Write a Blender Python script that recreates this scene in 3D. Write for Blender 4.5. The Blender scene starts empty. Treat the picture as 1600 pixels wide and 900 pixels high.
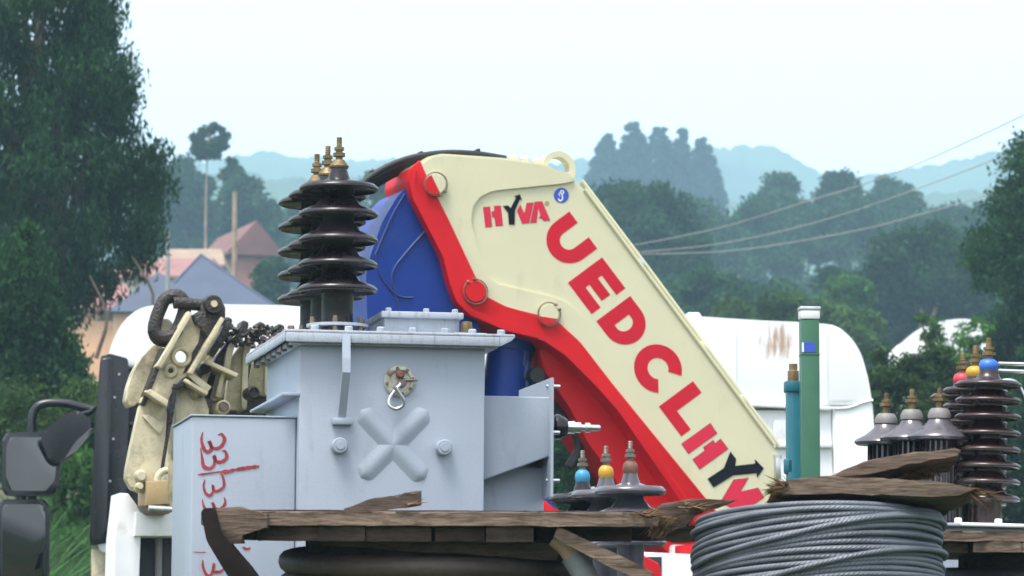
import bpy, bmesh, math, random
import numpy as np
from mathutils import Matrix, Vector

random.seed(7)
RNG = np.random.default_rng(7)
R = math.radians
SC = bpy.context.scene
COL = SC.collection

# ------------------------------------------------------------------ camera, sky, sun, exposure
CAM_Z, PITCH, FPX = 1.5, R(5.8), 6516.0
cd = bpy.data.cameras.new('camera')
cam = bpy.data.objects.new('camera', cd); COL.objects.link(cam)
cam.location = (0, 0, CAM_Z); cam.rotation_euler = (R(90) + PITCH, 0, 0)
cd.sensor_width = 36; cd.lens = 36 * FPX / 1600
cd.clip_start = 0.5; cd.clip_end = 9000
cd.dof.use_dof = True; cd.dof.focus_distance = 15.0; cd.dof.aperture_fstop = 11
SC.camera = cam

SUN_EL, SUN_AZ = R(68), R(215)          # azimuth: clockwise from +Y, so behind the camera and to its left
w = bpy.data.worlds.new('World'); SC.world = w; w.use_nodes = True
nt = w.node_tree; nt.nodes.clear()
sky = nt.nodes.new('ShaderNodeTexSky'); sky.sky_type = 'NISHITA'; sky.sun_disc = False
sky.sun_elevation = SUN_EL; sky.sun_rotation = SUN_AZ
sky.air_density = 1.0; sky.dust_density = 3.0; sky.ozone_density = 1.0
hs = nt.nodes.new('ShaderNodeHueSaturation'); hs.inputs['Saturation'].default_value = 0.25
bg = nt.nodes.new('ShaderNodeBackground'); bg.inputs['Strength'].default_value = 0.15
wo = nt.nodes.new('ShaderNodeOutputWorld')
nt.links.new(sky.outputs[0], hs.inputs['Color']); nt.links.new(hs.outputs[0], bg.inputs[0]); nt.links.new(bg.outputs[0], wo.inputs[0])
sd = bpy.data.lights.new('sun', 'SUN'); sd.energy = 1.5; sd.angle = R(22); sd.color = (1.0, 0.96, 0.9)
sun = bpy.data.objects.new('sun', sd); COL.objects.link(sun)
sv = Vector((math.sin(SUN_AZ) * math.cos(SUN_EL), math.cos(SUN_AZ) * math.cos(SUN_EL), math.sin(SUN_EL)))
sun.rotation_euler = sv.to_track_quat('Z', 'Y').to_euler(); sun.location = (0, -20, 40)
SC.view_settings.view_transform = 'Standard'; SC.view_settings.look = 'None'
SC.view_settings.gamma = 1; SC.view_settings.use_curve_mapping = False
SC.view_settings.exposure = 1.45
SC.cycles.volume_bounces = 3

# ------------------------------------------------------------------ layout: surveyed points turned into metres
FWD = Vector((0, math.cos(PITCH), math.sin(PITCH))); UPV = Vector((0, -math.sin(PITCH), math.cos(PITCH)))
CP = Vector((0, 0, CAM_Z))
def ray(px, py): return FWD + UPV * ((450 - py) / FPX) + Vector(((px - 800) / FPX, 0, 0))
def at(px, py, Y): d = ray(px, py); return CP + d * (Y / d.y)

TERR = [(-400, 0), (5, 0), (9, 1.1), (31, 1.1), (60, 3.7), (150, 12), (300, 26), (500, 48), (800, 78), (1600, 100), (6000, 100)]
def ground_z(Y):
    for (a, za), (b, zb) in zip(TERR, TERR[1:]):
        if Y <= b: return za + (zb - za) * max(0, (Y - a)) / (b - a)
    return TERR[-1][1]

class Frame:
    """A standing place: origin on the ground, local x to the right, y away from the camera, z up."""
    def __init__(self, px, Y, yaw=0, tilt=0, roll=0, z=None):
        x = at(px, 450, Y).x
        self.o = Vector((x, Y, ground_z(Y) if z is None else z))
        self.m = Matrix.Translation(self.o) @ Matrix.Rotation(R(yaw), 4, 'Z') @ Matrix.Rotation(R(tilt), 4, 'X') @ Matrix.Rotation(R(roll), 4, 'Y')
        self.i = self.m.inverted()
    def p(self, px, py, d=0.0):
        c = self.i @ CP; r = self.i.to_3x3() @ ray(px, py)
        q = c + r * ((d - c.y) / r.y)
        return Vector((q.x, d, q.z))
    def xz(self, pts, d=0.0): return [(v.x, v.z) for v in (self.p(a, b, d) for a, b in pts)]
    def s(self, d=0.0): return (self.p(801, 600, d) - self.p(800, 600, d)).length   # metres per measured unit

# ------------------------------------------------------------------ materials
MATS = {}
def mat(name, col, rough=0.5, metal=0.0, var=0.12, vs=5.0, bump=0.0, bs=80.0, dirt=None, dirt_amt=0.5, ds=4.0, stretch=(1, 1, 1), spec=0.5, island=0.0, objvar=0.0, coat=0.0, transl=0.0, streak=None):
    m = bpy.data.materials.new(name); m.use_nodes = True; MATS[name] = m
    n, l = m.node_tree.nodes, m.node_tree.links
    b = n['Principled BSDF']; b.inputs['Roughness'].default_value = rough; b.inputs['Metallic'].default_value = metal
    b.inputs['Specular IOR Level'].default_value = spec; b.inputs['Coat Weight'].default_value = coat
    tc = n.new('ShaderNodeTexCoord'); mp = n.new('ShaderNodeMapping'); mp.inputs['Scale'].default_value = stretch
    l.new(tc.outputs['Object'], mp.inputs[0])
    no = n.new('ShaderNodeTexNoise'); no.inputs['Scale'].default_value = vs; no.inputs['Detail'].default_value = 6
    l.new(mp.outputs[0], no.inputs[0])
    rp = n.new('ShaderNodeValToRGB')
    rp.color_ramp.elements[0].position = 0.3; rp.color_ramp.elements[1].position = 0.7
    rp.color_ramp.elements[0].color = tuple(max(0, c * (1 - var)) for c in col) + (1,)
    rp.color_ramp.elements[1].color = tuple(min(1, c * (1 + var)) for c in col) + (1,)
    l.new(no.outputs['Fac'], rp.inputs[0]); out = rp.outputs[0]
    if island or objvar:
        src = n.new('ShaderNodeNewGeometry').outputs['Random Per Island'] if island else n.new('ShaderNodeObjectInfo').outputs['Random']
        amt = island or objvar
        mr = n.new('ShaderNodeMapRange'); mr.inputs['To Min'].default_value = 1 - amt; mr.inputs['To Max'].default_value = 1 + amt
        l.new(src, mr.inputs[0])
        hv = n.new('ShaderNodeHueSaturation'); l.new(mr.outputs[0], hv.inputs['Value']); l.new(out, hv.inputs['Color']); out = hv.outputs[0]
        if island:
            m2 = n.new('ShaderNodeMapRange'); m2.inputs['To Min'].default_value = 0.485; m2.inputs['To Max'].default_value = 0.515
            l.new(src, m2.inputs[0]); l.new(m2.outputs[0], hv.inputs['Hue'])
    if dirt:
        d = n.new('ShaderNodeTexNoise'); d.inputs['Scale'].default_value = ds; d.inputs['Detail'].default_value = 9; d.inputs['Roughness'].default_value = 0.7
        if streak:
            m3 = n.new('ShaderNodeMapping'); m3.inputs['Scale'].default_value = streak; l.new(tc.outputs['Object'], m3.inputs[0]); l.new(m3.outputs[0], d.inputs[0])
        else: l.new(mp.outputs[0], d.inputs[0])
        r2 = n.new('ShaderNodeMapRange'); r2.inputs['From Min'].default_value = 0.62 - 0.3 * dirt_amt; r2.inputs['From Max'].default_value = 0.82 - 0.25 * dirt_amt
        r2.inputs['To Max'].default_value = min(1, 0.45 + dirt_amt * 0.6)
        l.new(d.outputs['Fac'], r2.inputs[0])
        mx = n.new('ShaderNodeMix'); mx.data_type = 'RGBA'; l.new(r2.outputs[0], mx.inputs['Factor']); l.new(out, mx.inputs['A'])
        mx.inputs['B'].default_value = tuple(dirt) + (1,); out = mx.outputs['Result']
        r3 = n.new('ShaderNodeMapRange'); r3.inputs['To Min'].default_value = rough; r3.inputs['To Max'].default_value = min(1, rough + 0.3)
        l.new(r2.outputs[0], r3.inputs[0]); l.new(r3.outputs[0], b.inputs['Roughness'])
    l.new(out, b.inputs['Base Color'])
    if bump:
        bn = n.new('ShaderNodeTexNoise'); bn.inputs['Scale'].default_value = bs; bn.inputs['Detail'].default_value = 5
        l.new(mp.outputs[0], bn.inputs[0])
        bp = n.new('ShaderNodeBump'); bp.inputs['Strength'].default_value = bump; bp.inputs['Distance'].default_value = 0.01
        l.new(bn.outputs['Fac'], bp.inputs['Height']); l.new(bp.outputs[0], b.inputs['Normal'])
    if transl:
        tr = n.new('ShaderNodeBsdfTranslucent'); l.new(out, tr.inputs[0])
        ms = n.new('ShaderNodeMixShader'); ms.inputs[0].default_value = transl
        l.new(b.outputs[0], ms.inputs[1]); l.new(tr.outputs[0], ms.inputs[2]); l.new(ms.outputs[0], n['Material Output'].inputs['Surface'])
    return m

mat('grey_paint', (0.305, 0.345, 0.41), 0.45, var=0.06, vs=2.5, bump=0.08, bs=130, dirt=(0.20, 0.22, 0.25), dirt_amt=0.22, ds=3.2, streak=(5, 5, 1.1))
mat('grey_lid', (0.36, 0.395, 0.45), 0.5, var=0.08, vs=7, bump=0.15, bs=160, dirt=(0.16, 0.16, 0.16), dirt_amt=0.4, ds=9, streak=(6, 6, 1))
mat('glaze', (0.010, 0.006, 0.008), 0.24, var=0.2, vs=9, dirt=(0.055, 0.045, 0.052), dirt_amt=0.45, ds=6, spec=0.5)
mat('glaze_red', (0.024, 0.010, 0.010), 0.26, var=0.2, vs=9, dirt=(0.07, 0.048, 0.05), dirt_amt=0.35, ds=7, spec=0.6)
mat('glaze_grey', (0.082, 0.074, 0.090), 0.16, var=0.25, vs=8, dirt=(0.09, 0.075, 0.075), dirt_amt=0.4, ds=9, spec=0.7)
mat('brass', (0.20, 0.145, 0.07), 0.5, 0.6, var=0.3, vs=30, dirt=(0.08, 0.05, 0.03), dirt_amt=0.55, ds=18)
mat('stud_metal', (0.22, 0.19, 0.16), 0.5, 0.7, var=0.3, vs=30)
mat('steel', (0.55, 0.56, 0.57), 0.32, 0.9, var=0.15, vs=30)
mat('rusty_steel', (0.17, 0.13, 0.10), 0.7, 0.3, var=0.4, vs=25)
mat('gauge_face', (0.52, 0.50, 0.42), 0.35, 0.3, var=0.2, vs=30, dirt=(0.12, 0.08, 0.05), dirt_amt=0.5, ds=25)
mat('cap_blue', (0.03, 0.13, 0.50), 0.45, var=0.15); mat('cap_cyan', (0.04, 0.26, 0.45), 0.45, var=0.15)
mat('cap_yellow', (0.50, 0.28, 0.02), 0.45, var=0.15); mat('cap_red', (0.55, 0.03, 0.05), 0.45, var=0.15)
mat('cap_brown', (0.16, 0.07, 0.045), 0.6, var=0.3, vs=20); mat('cap_white', (0.19, 0.18, 0.175), 0.55, var=0.2, vs=15)
mat('red_brush', (0.30, 0.025, 0.032), 0.6, var=0.35, vs=45)
mat('cream', (0.60, 0.565, 0.385), 0.35, var=0.04, vs=2.0, dirt=(0.44, 0.40, 0.27), dirt_amt=0.2, ds=3, spec=0.3, streak=(3, 3, 1))
mat('red', (0.56, 0.006, 0.012), 0.5, var=0.06, vs=2.5, dirt=(0.36, 0.01, 0.012), dirt_amt=0.15, ds=4, spec=0.2)
mat('decal_red', (0.52, 0.007, 0.024), 0.5, var=0.05, spec=0.2); mat('logo_red', (0.60, 0.02, 0.055), 0.5, var=0.05, spec=0.2); mat('decal_dark', (0.25, 0.012, 0.02), 0.5, var=0.05)
mat('decal_black', (0.006, 0.007, 0.012), 0.6, var=0.1, spec=0.1); mat('decal_blue', (0.03, 0.07, 0.42), 0.4, var=0.1); mat('decal_white', (0.7, 0.72, 0.8), 0.4, var=0.03); mat('olive', (0.30, 0.27, 0.08), 0.5)
mat('blue', (0.006, 0.031, 0.215), 0.36, var=0.08, vs=2.5, dirt=(0.03, 0.05, 0.15), dirt_amt=0.2, ds=3, spec=0.2)
mat('blue_weld', (0.016, 0.04, 0.17), 0.5, var=0.1)
mat('rubber', (0.011, 0.011, 0.013), 0.55, var=0.25, vs=30, bump=0.3, bs=150)
mat('black_plastic', (0.008, 0.009, 0.012), 0.25, var=0.3, vs=8, dirt=(0.05, 0.045, 0.04), dirt_amt=0.2, ds=5)
mat('cab_rear', (0.016, 0.018, 0.027), 0.6, var=0.25, vs=4, dirt=(0.06, 0.055, 0.05), dirt_amt=0.2, ds=4)
mat('old_cream', (0.54, 0.475, 0.32), 0.5, var=0.1, vs=9, bump=0.2, bs=60, dirt=(0.06, 0.036, 0.022), dirt_amt=0.5, ds=5.5)
mat('greasy', (0.018, 0.013, 0.011), 0.45, var=0.5, vs=30, bump=0.9, bs=70, dirt=(0.065, 0.042, 0.028), dirt_amt=0.35, ds=20)  # real grease, and also the painted shade in the arm's gaps and web edge
mat('brown_rust', (0.13, 0.07, 0.035), 0.8, var=0.5, vs=14)
mat('ochre', (0.36, 0.26, 0.12), 0.5, var=0.2, vs=12, dirt=(0.14, 0.08, 0.04), dirt_amt=0.35, ds=12)
mat('white_paint', (0.78, 0.79, 0.80), 0.35, var=0.02, vs=2, dirt=(0.58, 0.56, 0.53), dirt_amt=0.12, ds=3, streak=(6, 6, 0.8))
mat('white_frame', (0.74, 0.75, 0.76), 0.45, var=0.04, vs=6, dirt=(0.40, 0.33, 0.27), dirt_amt=0.18, ds=9)
mat('wood', (0.060, 0.042, 0.032), 0.85, var=0.4, vs=3, bump=0.8, bs=9, streak=(5, 14, 14), stretch=(1.2, 8, 8), dirt=(0.014, 0.010, 0.008), dirt_amt=0.5, ds=3, objvar=0.3, spec=0.2)
mat('wood_pale', (0.150, 0.108, 0.080), 0.85, var=0.35, vs=3, bump=0.8, bs=9, streak=(5, 14, 14), stretch=(1.2, 8, 8), dirt=(0.030, 0.020, 0.015), dirt_amt=0.45, ds=3, objvar=0.2, spec=0.2)
mat('dark_wood', (0.016, 0.011, 0.009), 0.85, var=0.4, vs=4, bump=0.5, bs=20, spec=0.15)
mat('splinter', (0.11, 0.068, 0.038), 0.9, var=0.4, vs=20, island=0.5, spec=0.1)
mat('dark_cable', (0.055, 0.036, 0.028), 0.6, var=0.35, vs=6, bump=0.3, bs=60)
mat('black_cable', (0.014, 0.013, 0.013), 0.6, var=0.3, vs=9, bump=0.3, bs=60)
mat('tan', (0.36, 0.25, 0.16), 0.7, var=0.2, vs=15); mat('tape', (0.20, 0.21, 0.22), 0.6, var=0.25, vs=20)
mat('post_green', (0.022, 0.105, 0.055), 0.4, var=0.12, vs=8, dirt=(0.02, 0.07, 0.05), dirt_amt=0.15, ds=6)
mat('post_teal', (0.01, 0.125, 0.165), 0.4, var=0.12, vs=8, dirt=(0.02, 0.08, 0.10), dirt_amt=0.2, ds=6)
mat('mirror_glass', (0.11, 0.115, 0.12), 0.03, 1.0, var=0.1, vs=3)
mat('bark', (0.10, 0.075, 0.055), 0.9, var=0.4, vs=4, bump=0.6, bs=12); mat('pale_bark', (0.30, 0.21, 0.14), 0.9, var=0.3, vs=2)
mat('roof_slate', (0.045, 0.058, 0.10), 0.6, var=0.15, vs=1.2, bump=0.3, bs=5); mat('roof_red', (0.16, 0.065, 0.055), 0.75, var=0.2, vs=1.0)
mat('roof_pink', (0.25, 0.115, 0.10), 0.75, var=0.2, vs=1.0); mat('roof_tan', (0.27, 0.19, 0.13), 0.8, var=0.2, vs=1.0)
mat('wall_orange', (0.66, 0.38, 0.20), 0.85, var=0.15, vs=1.5); mat('wall_brick', (0.28, 0.13, 0.09), 0.85, var=0.2, vs=2); mat('wall_pale', (0.55, 0.48, 0.38), 0.85, var=0.1, vs=1.5)
mat('window_dark', (0.03, 0.03, 0.035), 0.15); mat('wire', (0.30, 0.29, 0.28), 0.6); mat('pole_grey', (0.25, 0.25, 0.25), 0.7)
mat('leaf_dark', (0.020, 0.062, 0.020), 0.6, var=0.4, vs=0.8, island=0.3, spec=0.1, transl=0.35)
mat('leaf_mid', (0.023, 0.072, 0.022), 0.6, var=0.4, vs=0.4, island=0.3, spec=0.1, transl=0.35)
mat('leaf_bright', (0.060, 0.150, 0.030), 0.6, var=0.4, vs=0.8, island=0.3, spec=0.1, transl=0.35)
mat('leaf_olive', (0.046, 0.092, 0.020), 0.6, var=0.4, vs=0.5, island=0.3, spec=0.1, transl=0.35)
mat('leaf_brown', (0.085, 0.055, 0.032), 0.7, var=0.4, vs=0.5, island=0.3, spec=0.1, transl=0.35)
mat('grass_blade', (0.060, 0.135, 0.042), 0.6, var=0.3, vs=0.8, island=0.5, spec=0.1, transl=0.25)
mat('earth', (0.13, 0.085, 0.055), 0.95, var=0.25, vs=0.6, bump=0.6, bs=5, dirt=(0.030, 0.070, 0.022), dirt_amt=1.0, ds=0.12, spec=0.1)
mat('hill_wood', (0.055, 0.085, 0.040), 0.95, var=0.35, vs=0.02, bump=0.0, spec=0.1)

def wire_rope_material():
    m = mat('wire_rope', (0.15, 0.165, 0.19), 0.5, 0.4, var=0.18, vs=14, dirt=(0.15, 0.17, 0.20), dirt_amt=0.25, ds=9)
    n, l = m.node_tree.nodes, m.node_tree.links
    uv = n.new('ShaderNodeUVMap'); sp = n.new('ShaderNodeSeparateXYZ'); l.new(uv.outputs[0], sp.inputs[0])
    a = n.new('ShaderNodeMath'); a.operation = 'MULTIPLY'; a.inputs[1].default_value = 2 * math.pi * 75; l.new(sp.outputs[0], a.inputs[0])
    b = n.new('ShaderNodeMath'); b.operation = 'MULTIPLY_ADD'; b.inputs[1].default_value = 2 * math.pi * 6; l.new(sp.outputs[1], b.inputs[0]); l.new(a.outputs[0], b.inputs[2])
    s = n.new('ShaderNodeMath'); s.operation = 'SINE'; l.new(b.outputs[0], s.inputs[0])
    bp = n.new('ShaderNodeBump'); bp.inputs['Strength'].default_value = 0.6; bp.inputs['Distance'].default_value = 0.001
    l.new(s.outputs[0], bp.inputs['Height']); l.new(bp.outputs[0], n['Principled BSDF'].inputs['Normal'])
wire_rope_material()

def rust_patch_material(cx, cz, hx, hz):
    """White paint with one streaky rust patch, placed in the cab's own coordinates."""
    m = mat('white_rusted', (0.78, 0.79, 0.80), 0.35, var=0.02, vs=2, dirt=(0.60, 0.57, 0.54), dirt_amt=0.12, ds=3, streak=(6, 6, 0.8))
    n, l = m.node_tree.nodes, m.node_tree.links
    tc = n.new('ShaderNodeTexCoord'); sp = n.new('ShaderNodeSeparateXYZ'); l.new(tc.outputs['Object'], sp.inputs[0])
    def win(sock, c, h):
        s = n.new('ShaderNodeMath'); s.operation = 'SUBTRACT'; s.inputs[1].default_value = c; l.new(sock, s.inputs[0])
        a = n.new('ShaderNodeMath'); a.operation = 'ABSOLUTE'; l.new(s.outputs[0], a.inputs[0])
        r = n.new('ShaderNodeMapRange'); r.inputs['From Min'].default_value = h * 1.5; r.inputs['From Max'].default_value = h * 0.2; l.new(a.outputs[0], r.inputs[0])
        return r.outputs[0]
    mu = n.new('ShaderNodeMath'); mu.operation = 'MULTIPLY'; l.new(win(sp.outputs[0], cx, hx), mu.inputs[0]); l.new(win(sp.outputs[2], cz, hz), mu.inputs[1])
    mp = n.new('ShaderNodeMapping'); mp.inputs['Scale'].default_value = (30, 30, 5); l.new(tc.outputs['Object'], mp.inputs[0])
    no = n.new('ShaderNodeTexNoise'); no.inputs['Scale'].default_value = 0.9; no.inputs['Detail'].default_value = 8; l.new(mp.outputs[0], no.inputs[0])
    ad = n.new('ShaderNodeMath'); ad.operation = 'MULTIPLY_ADD'; ad.inputs[1].default_value = 0.5; l.new(mu.outputs[0], ad.inputs[0]); l.new(no.outputs[0], ad.inputs[2])
    r = n.new('ShaderNodeMapRange'); r.inputs['From Min'].default_value = 0.78; r.inputs['From Max'].default_value = 1.0; r.inputs['To Max'].default_value = 0.85; l.new(ad.outputs[0], r.inputs[0])
    b = n['Principled BSDF']; old = b.inputs['Base Color'].links[0].from_socket
    mx = n.new('ShaderNodeMix'); mx.data_type = 'RGBA'; l.new(r.outputs[0], mx.inputs['Factor']); l.new(old, mx.inputs['A']); mx.inputs['B'].default_value = (0.36, 0.20, 0.10, 1)
    l.new(mx.outputs['Result'], b.inputs['Base Color'])
    return m

# ------------------------------------------------------------------ mesh helpers
def link(name, me, m=None, parent=None, smooth=False):
    if m:
        for k in (m if isinstance(m, (list, tuple)) else [m]): me.materials.append(MATS[k])
    if smooth is True: me.polygons.foreach_set('use_smooth', [True] * len(me.polygons))
    elif smooth: me.set_sharp_from_angle(angle=R(smooth)) if len(me.polygons) else None
    o = bpy.data.objects.new(name, me); COL.objects.link(o); o.parent = parent
    return o
def from_bm(name, bm, m, parent=None, smooth=35, normals=True):
    if normals: bmesh.ops.recalc_face_normals(bm, faces=bm.faces)
    me = bpy.data.meshes.new(name); bm.to_mesh(me); bm.free()
    if smooth: me.polygons.foreach_set('use_smooth', [True] * len(me.polygons))
    return link(name, me, m, parent, smooth)
def thing(name, label, cat, fr=None, group=None, m=None):
    o = bpy.data.objects.new(name, None); COL.objects.link(o); o.empty_display_size = 0.2
    if fr: o.matrix_world = fr.m
    if m: o.matrix_world = m
    o['label'] = label; o['category'] = cat
    if group: o['group'] = group
    return o
def kind(o, k, label=None):
    o['kind'] = k
    if label: o['label'] = label
    return o

def rnd(pts, f=0.3, n=4, closed=True):
    """round the corners of an outline"""
    out = []; N = len(pts)
    for i, p in enumerate(pts):
        if not closed and i in (0, N - 1): out.append(tuple(p)); continue
        a, c = Vector(pts[i - 1]), Vector(pts[(i + 1) % N]); b = Vector(p)
        g = f[i] if isinstance(f, (list, tuple)) else f
        if g <= 0: out.append(tuple(p)); continue
        s, e = b.lerp(a, g), b.lerp(c, g)
        for k in range(n + 1):
            t = k / n; out.append(tuple(s * (1 - t) ** 2 + b * 2 * t * (1 - t) + e * t * t))
    return out
def catmull(pts, n=6):
    P = [Vector(p) for p in pts]; P = [P[0] * 2 - P[1]] + P + [P[-1] * 2 - P[-2]]; out = []
    for i in range(1, len(P) - 2):
        for k in range(n):
            t = k / n; a, b, c, d = P[i - 1:i + 3]
            out.append(0.5 * ((2 * b) + (c - a) * t + (2 * a - 5 * b + 4 * c - d) * t * t + (3 * b - a - 3 * c + d) * t ** 3))
    return out + [P[-2]]
def circ(cx, cz, r, n=28, rz=None): return [(cx + r * math.cos(2 * math.pi * k / n), cz + (rz or r) * math.sin(2 * math.pi * k / n)) for k in range(n)]

def bm_plate(bm, out, y0, y1, bevel=0.0, seg=2, axis='y'):
    mk = (lambda a, b, d: (a, d, b)) if axis == 'y' else (lambda a, b, d: (a, b, d)) if axis == 'z' else (lambda a, b, d: (d, a, b))
    A = [bm.verts.new(mk(a, b, y0)) for a, b in out]; B = [bm.verts.new(mk(a, b, y1)) for a, b in out]
    n = len(out); fa = bm.faces.new(A); bm.faces.new(B[::-1])
    for i in range(n): bm.faces.new((A[i], B[i], B[(i + 1) % n], A[(i + 1) % n]))
    if bevel:
        bmesh.ops.bevel(bm, geom=list(fa.edges), offset=bevel, segments=seg, affect='EDGES', profile=0.5, clamp_overlap=True)
def plate(name, out, y0, y1, m, parent, bevel=0.004, seg=2, axis='y', smooth=35):
    bm = bmesh.new(); bm_plate(bm, out, y0, y1, bevel, seg, axis); return from_bm(name, bm, m, parent, smooth)
def bm_box(bm, lo, hi, bevel=0.0, seg=2, rot=None, pivot=None):
    c = Vector([(a + b) / 2 for a, b in zip(lo, hi)]); s = [abs(b - a) for a, b in zip(lo, hi)]
    g = bmesh.ops.create_cube(bm, size=1); vs = g['verts']
    bmesh.ops.scale(bm, vec=s, verts=vs); bmesh.ops.translate(bm, vec=c, verts=vs)
    if bevel:
        es = list({e for v in vs for e in v.link_edges})
        r = bmesh.ops.bevel(bm, geom=es, offset=bevel, segments=seg, affect='EDGES', profile=0.5, clamp_overlap=True)
        vs = list({v for f in r['faces'] for v in f.verts} | {v for v in vs if v.is_valid})
    if rot is not None: bmesh.ops.rotate(bm, cent=pivot if pivot is not None else c, matrix=rot, verts=vs)
    return vs
def box(name, lo, hi, m, parent, bevel=0.004, seg=2, rot=None, smooth=35):
    bm = bmesh.new(); bm_box(bm, lo, hi, bevel, seg, rot); return from_bm(name, bm, m, parent, smooth)
def bm_tube(bm, pts, r, segs=8, closed=False, caps=True, flat=1.0):
    P = [Vector(p) for p in pts]; n = len(P); uvl = bm.loops.layers.uv.verify()
    rad = r if isinstance(r, (list, tuple)) else [r] * n
    rings = []; length = [0]; prev = None
    for i in range(n):
        a = P[i - 1] if (i or closed) else P[i]; b = P[(i + 1) % n] if (i < n - 1 or closed) else P[i]
        t = (b - a).normalized()
        if prev is None:
            u = t.cross(Vector((0, 0, 1)))
            if u.length < 0.05: u = t.cross(Vector((1, 0, 0)))
        else: u = prev - t * prev.dot(t)
        u.normalize(); prev = u; v = t.cross(u)
        rings.append([bm.verts.new(P[i] + (u * math.cos(2 * math.pi * k / segs) + v * math.sin(2 * math.pi * k / segs) * flat) * rad[i]) for k in range(segs)])
        if i: length.append(length[-1] + (P[i] - P[i - 1]).length)
    m = n if closed else n - 1
    for i in range(m):
        A, B = rings[i], rings[(i + 1) % n]; la = length[i]; lb = length[i + 1] if i + 1 < n else la + 0.03
        for k in range(segs):
            f = bm.faces.new((A[k], B[k], B[(k + 1) % segs], A[(k + 1) % segs]))
            for lp, uv in zip(f.loops, ((la, k / segs), (lb, k / segs), (lb, (k + 1) / segs), (la, (k + 1) / segs))): lp[uvl].uv = uv
    if caps and not closed: bm.faces.new(rings[0]); bm.faces.new(rings[-1][::-1])
def tube(name, pts, r, m, parent, segs=10, closed=False, smooth=50, flat=1.0):
    bm = bmesh.new(); bm_tube(bm, pts, r, segs, closed, flat=flat); return from_bm(name, bm, m, parent, smooth)
def bm_lathe(bm, prof, segs=32, mtx=None):
    rings = []
    for r, z in prof:
        if r < 1e-5: rings.append([bm.verts.new((0, 0, z))])
        else: rings.append([bm.verts.new((r * math.cos(2 * math.pi * k / segs), r * math.sin(2 * math.pi * k / segs), z)) for k in range(segs)])
    for A, B in zip(rings, rings[1:]):
        for k in range(segs):
            k2 = (k + 1) % segs
            if len(A) == 1 and len(B) == 1: continue
            if len(A) == 1: bm.faces.new((A[0], B[k2], B[k]))
            elif len(B) == 1: bm.faces.new((A[k], A[k2], B[0]))
            else: bm.faces.new((A[k], A[k2], B[k2], B[k]))
    for e in (rings[0], rings[-1]):
        if len(e) > 1: bm.faces.new(e)
    if mtx is not None: bmesh.ops.transform(bm, matrix=mtx, verts=[v for r in rings for v in r])
def lathe(name, prof, m, parent, segs=32, mtx=None, smooth=40):
    bm = bmesh.new(); bm_lathe(bm, prof, segs, mtx); return from_bm(name, bm, m, parent, smooth)
def T(x, y, z): return Matrix.Translation((x, y, z))
FACE = Matrix.Rotation(R(90), 4, 'X')        # lathe axis z -> -y: a disc facing the camera side
SIDE = Matrix.Rotation(R(90), 4, 'Y')        # lathe axis z -> +x
def bolt(parent, x, y, z, r=0.011, h=0.012, m='grey_lid', mtx=None, name='bolt'):
    return lathe(name, [(r, 0), (r, h * 0.8), (r * 0.8, h)], m, parent, 6, T(x, y, z) @ (mtx or Matrix.Identity(4)), 20)
def flat_shape(bm, polys, d, lift=0.0015):
    """printed or painted marks: thin sheets just proud of a front face"""
    for out in polys:
        A = [bm.verts.new((x, d - lift, z)) for x, z in out]; bm.faces.new(A)
def marks(name, polys, d, m, parent, lift=0.0015):
    bm = bmesh.new(); flat_shape(bm, polys, d, lift); bmesh.ops.remove_doubles(bm, verts=bm.verts, dist=0.0001)
    o = from_bm(name, bm, m, parent, False, normals=False); return o
def marks_each(name, polys, d, m, parent, lift=0.0015):
    for p in polys: marks(name, [p], d, m, parent, lift)
def ribbon(pts, wd, n=5):
    P = catmull([Vector((a, b)) for a, b in pts], n); L, Rr = [], []
    for i, p in enumerate(P):
        t = (P[min(i + 1, len(P) - 1)] - P[max(i - 1, 0)]).normalized(); nn = Vector((-t.y, t.x))
        f = i / (len(P) - 1); e = min(1, 0.35 + 4 * min(f, 1 - f)) * random.uniform(0.8, 1.2)
        ww = (wd(f) if callable(wd) else wd) * e / 2
        L.append(p + nn * ww); Rr.append(p - nn * ww)
    return [[tuple(L[i]), tuple(L[i + 1]), tuple(Rr[i + 1]), tuple(Rr[i])] for i in range(len(P) - 1)]

# ------------------------------------------------------------------ ground, hills
def build_ground():
    ys = [-300, -60, -10, 0, 3, 5, 6, 7, 8, 9, 12, 16, 20, 25, 31, 38, 46, 60, 80, 110, 150, 200, 250, 300, 400, 500, 650, 800, 1100, 1600, 2600, 4000, 6000]
    xs = [-3200, -1500, -700, -350, -180, -100, -60, -40, -28, -20, -14, -10, -7, -5, -3, -1.5, 0, 1.5, 3, 5, 7, 10, 14, 20, 28, 40, 60, 100, 180, 350, 700, 1500, 3200]
    V, F = [], []
    for y in ys:
        for x in xs:
            n = 0.0 if 10 < y < 30 and abs(x) < 12 else 0.06 * math.sin(x * 0.9 + y * 0.4) + 0.012 * min(y, 400) * 0.5 * math.sin(x * 0.03 + 1.3) * math.sin(y * 0.021)
            V.append((x, y, ground_z(y) + (n if y > 0 else 0)))
    k = len(xs)
    for j in range(len(ys) - 1):
        for i in range(k - 1): F.append((j * k + i, j * k + i + 1, (j + 1) * k + i + 1, (j + 1) * k + i))
    me = bpy.data.meshes.new('ground'); me.from_pydata(V, [], F)
    kind(link('ground', me, 'earth', None, True), 'structure')
build_ground()

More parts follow.
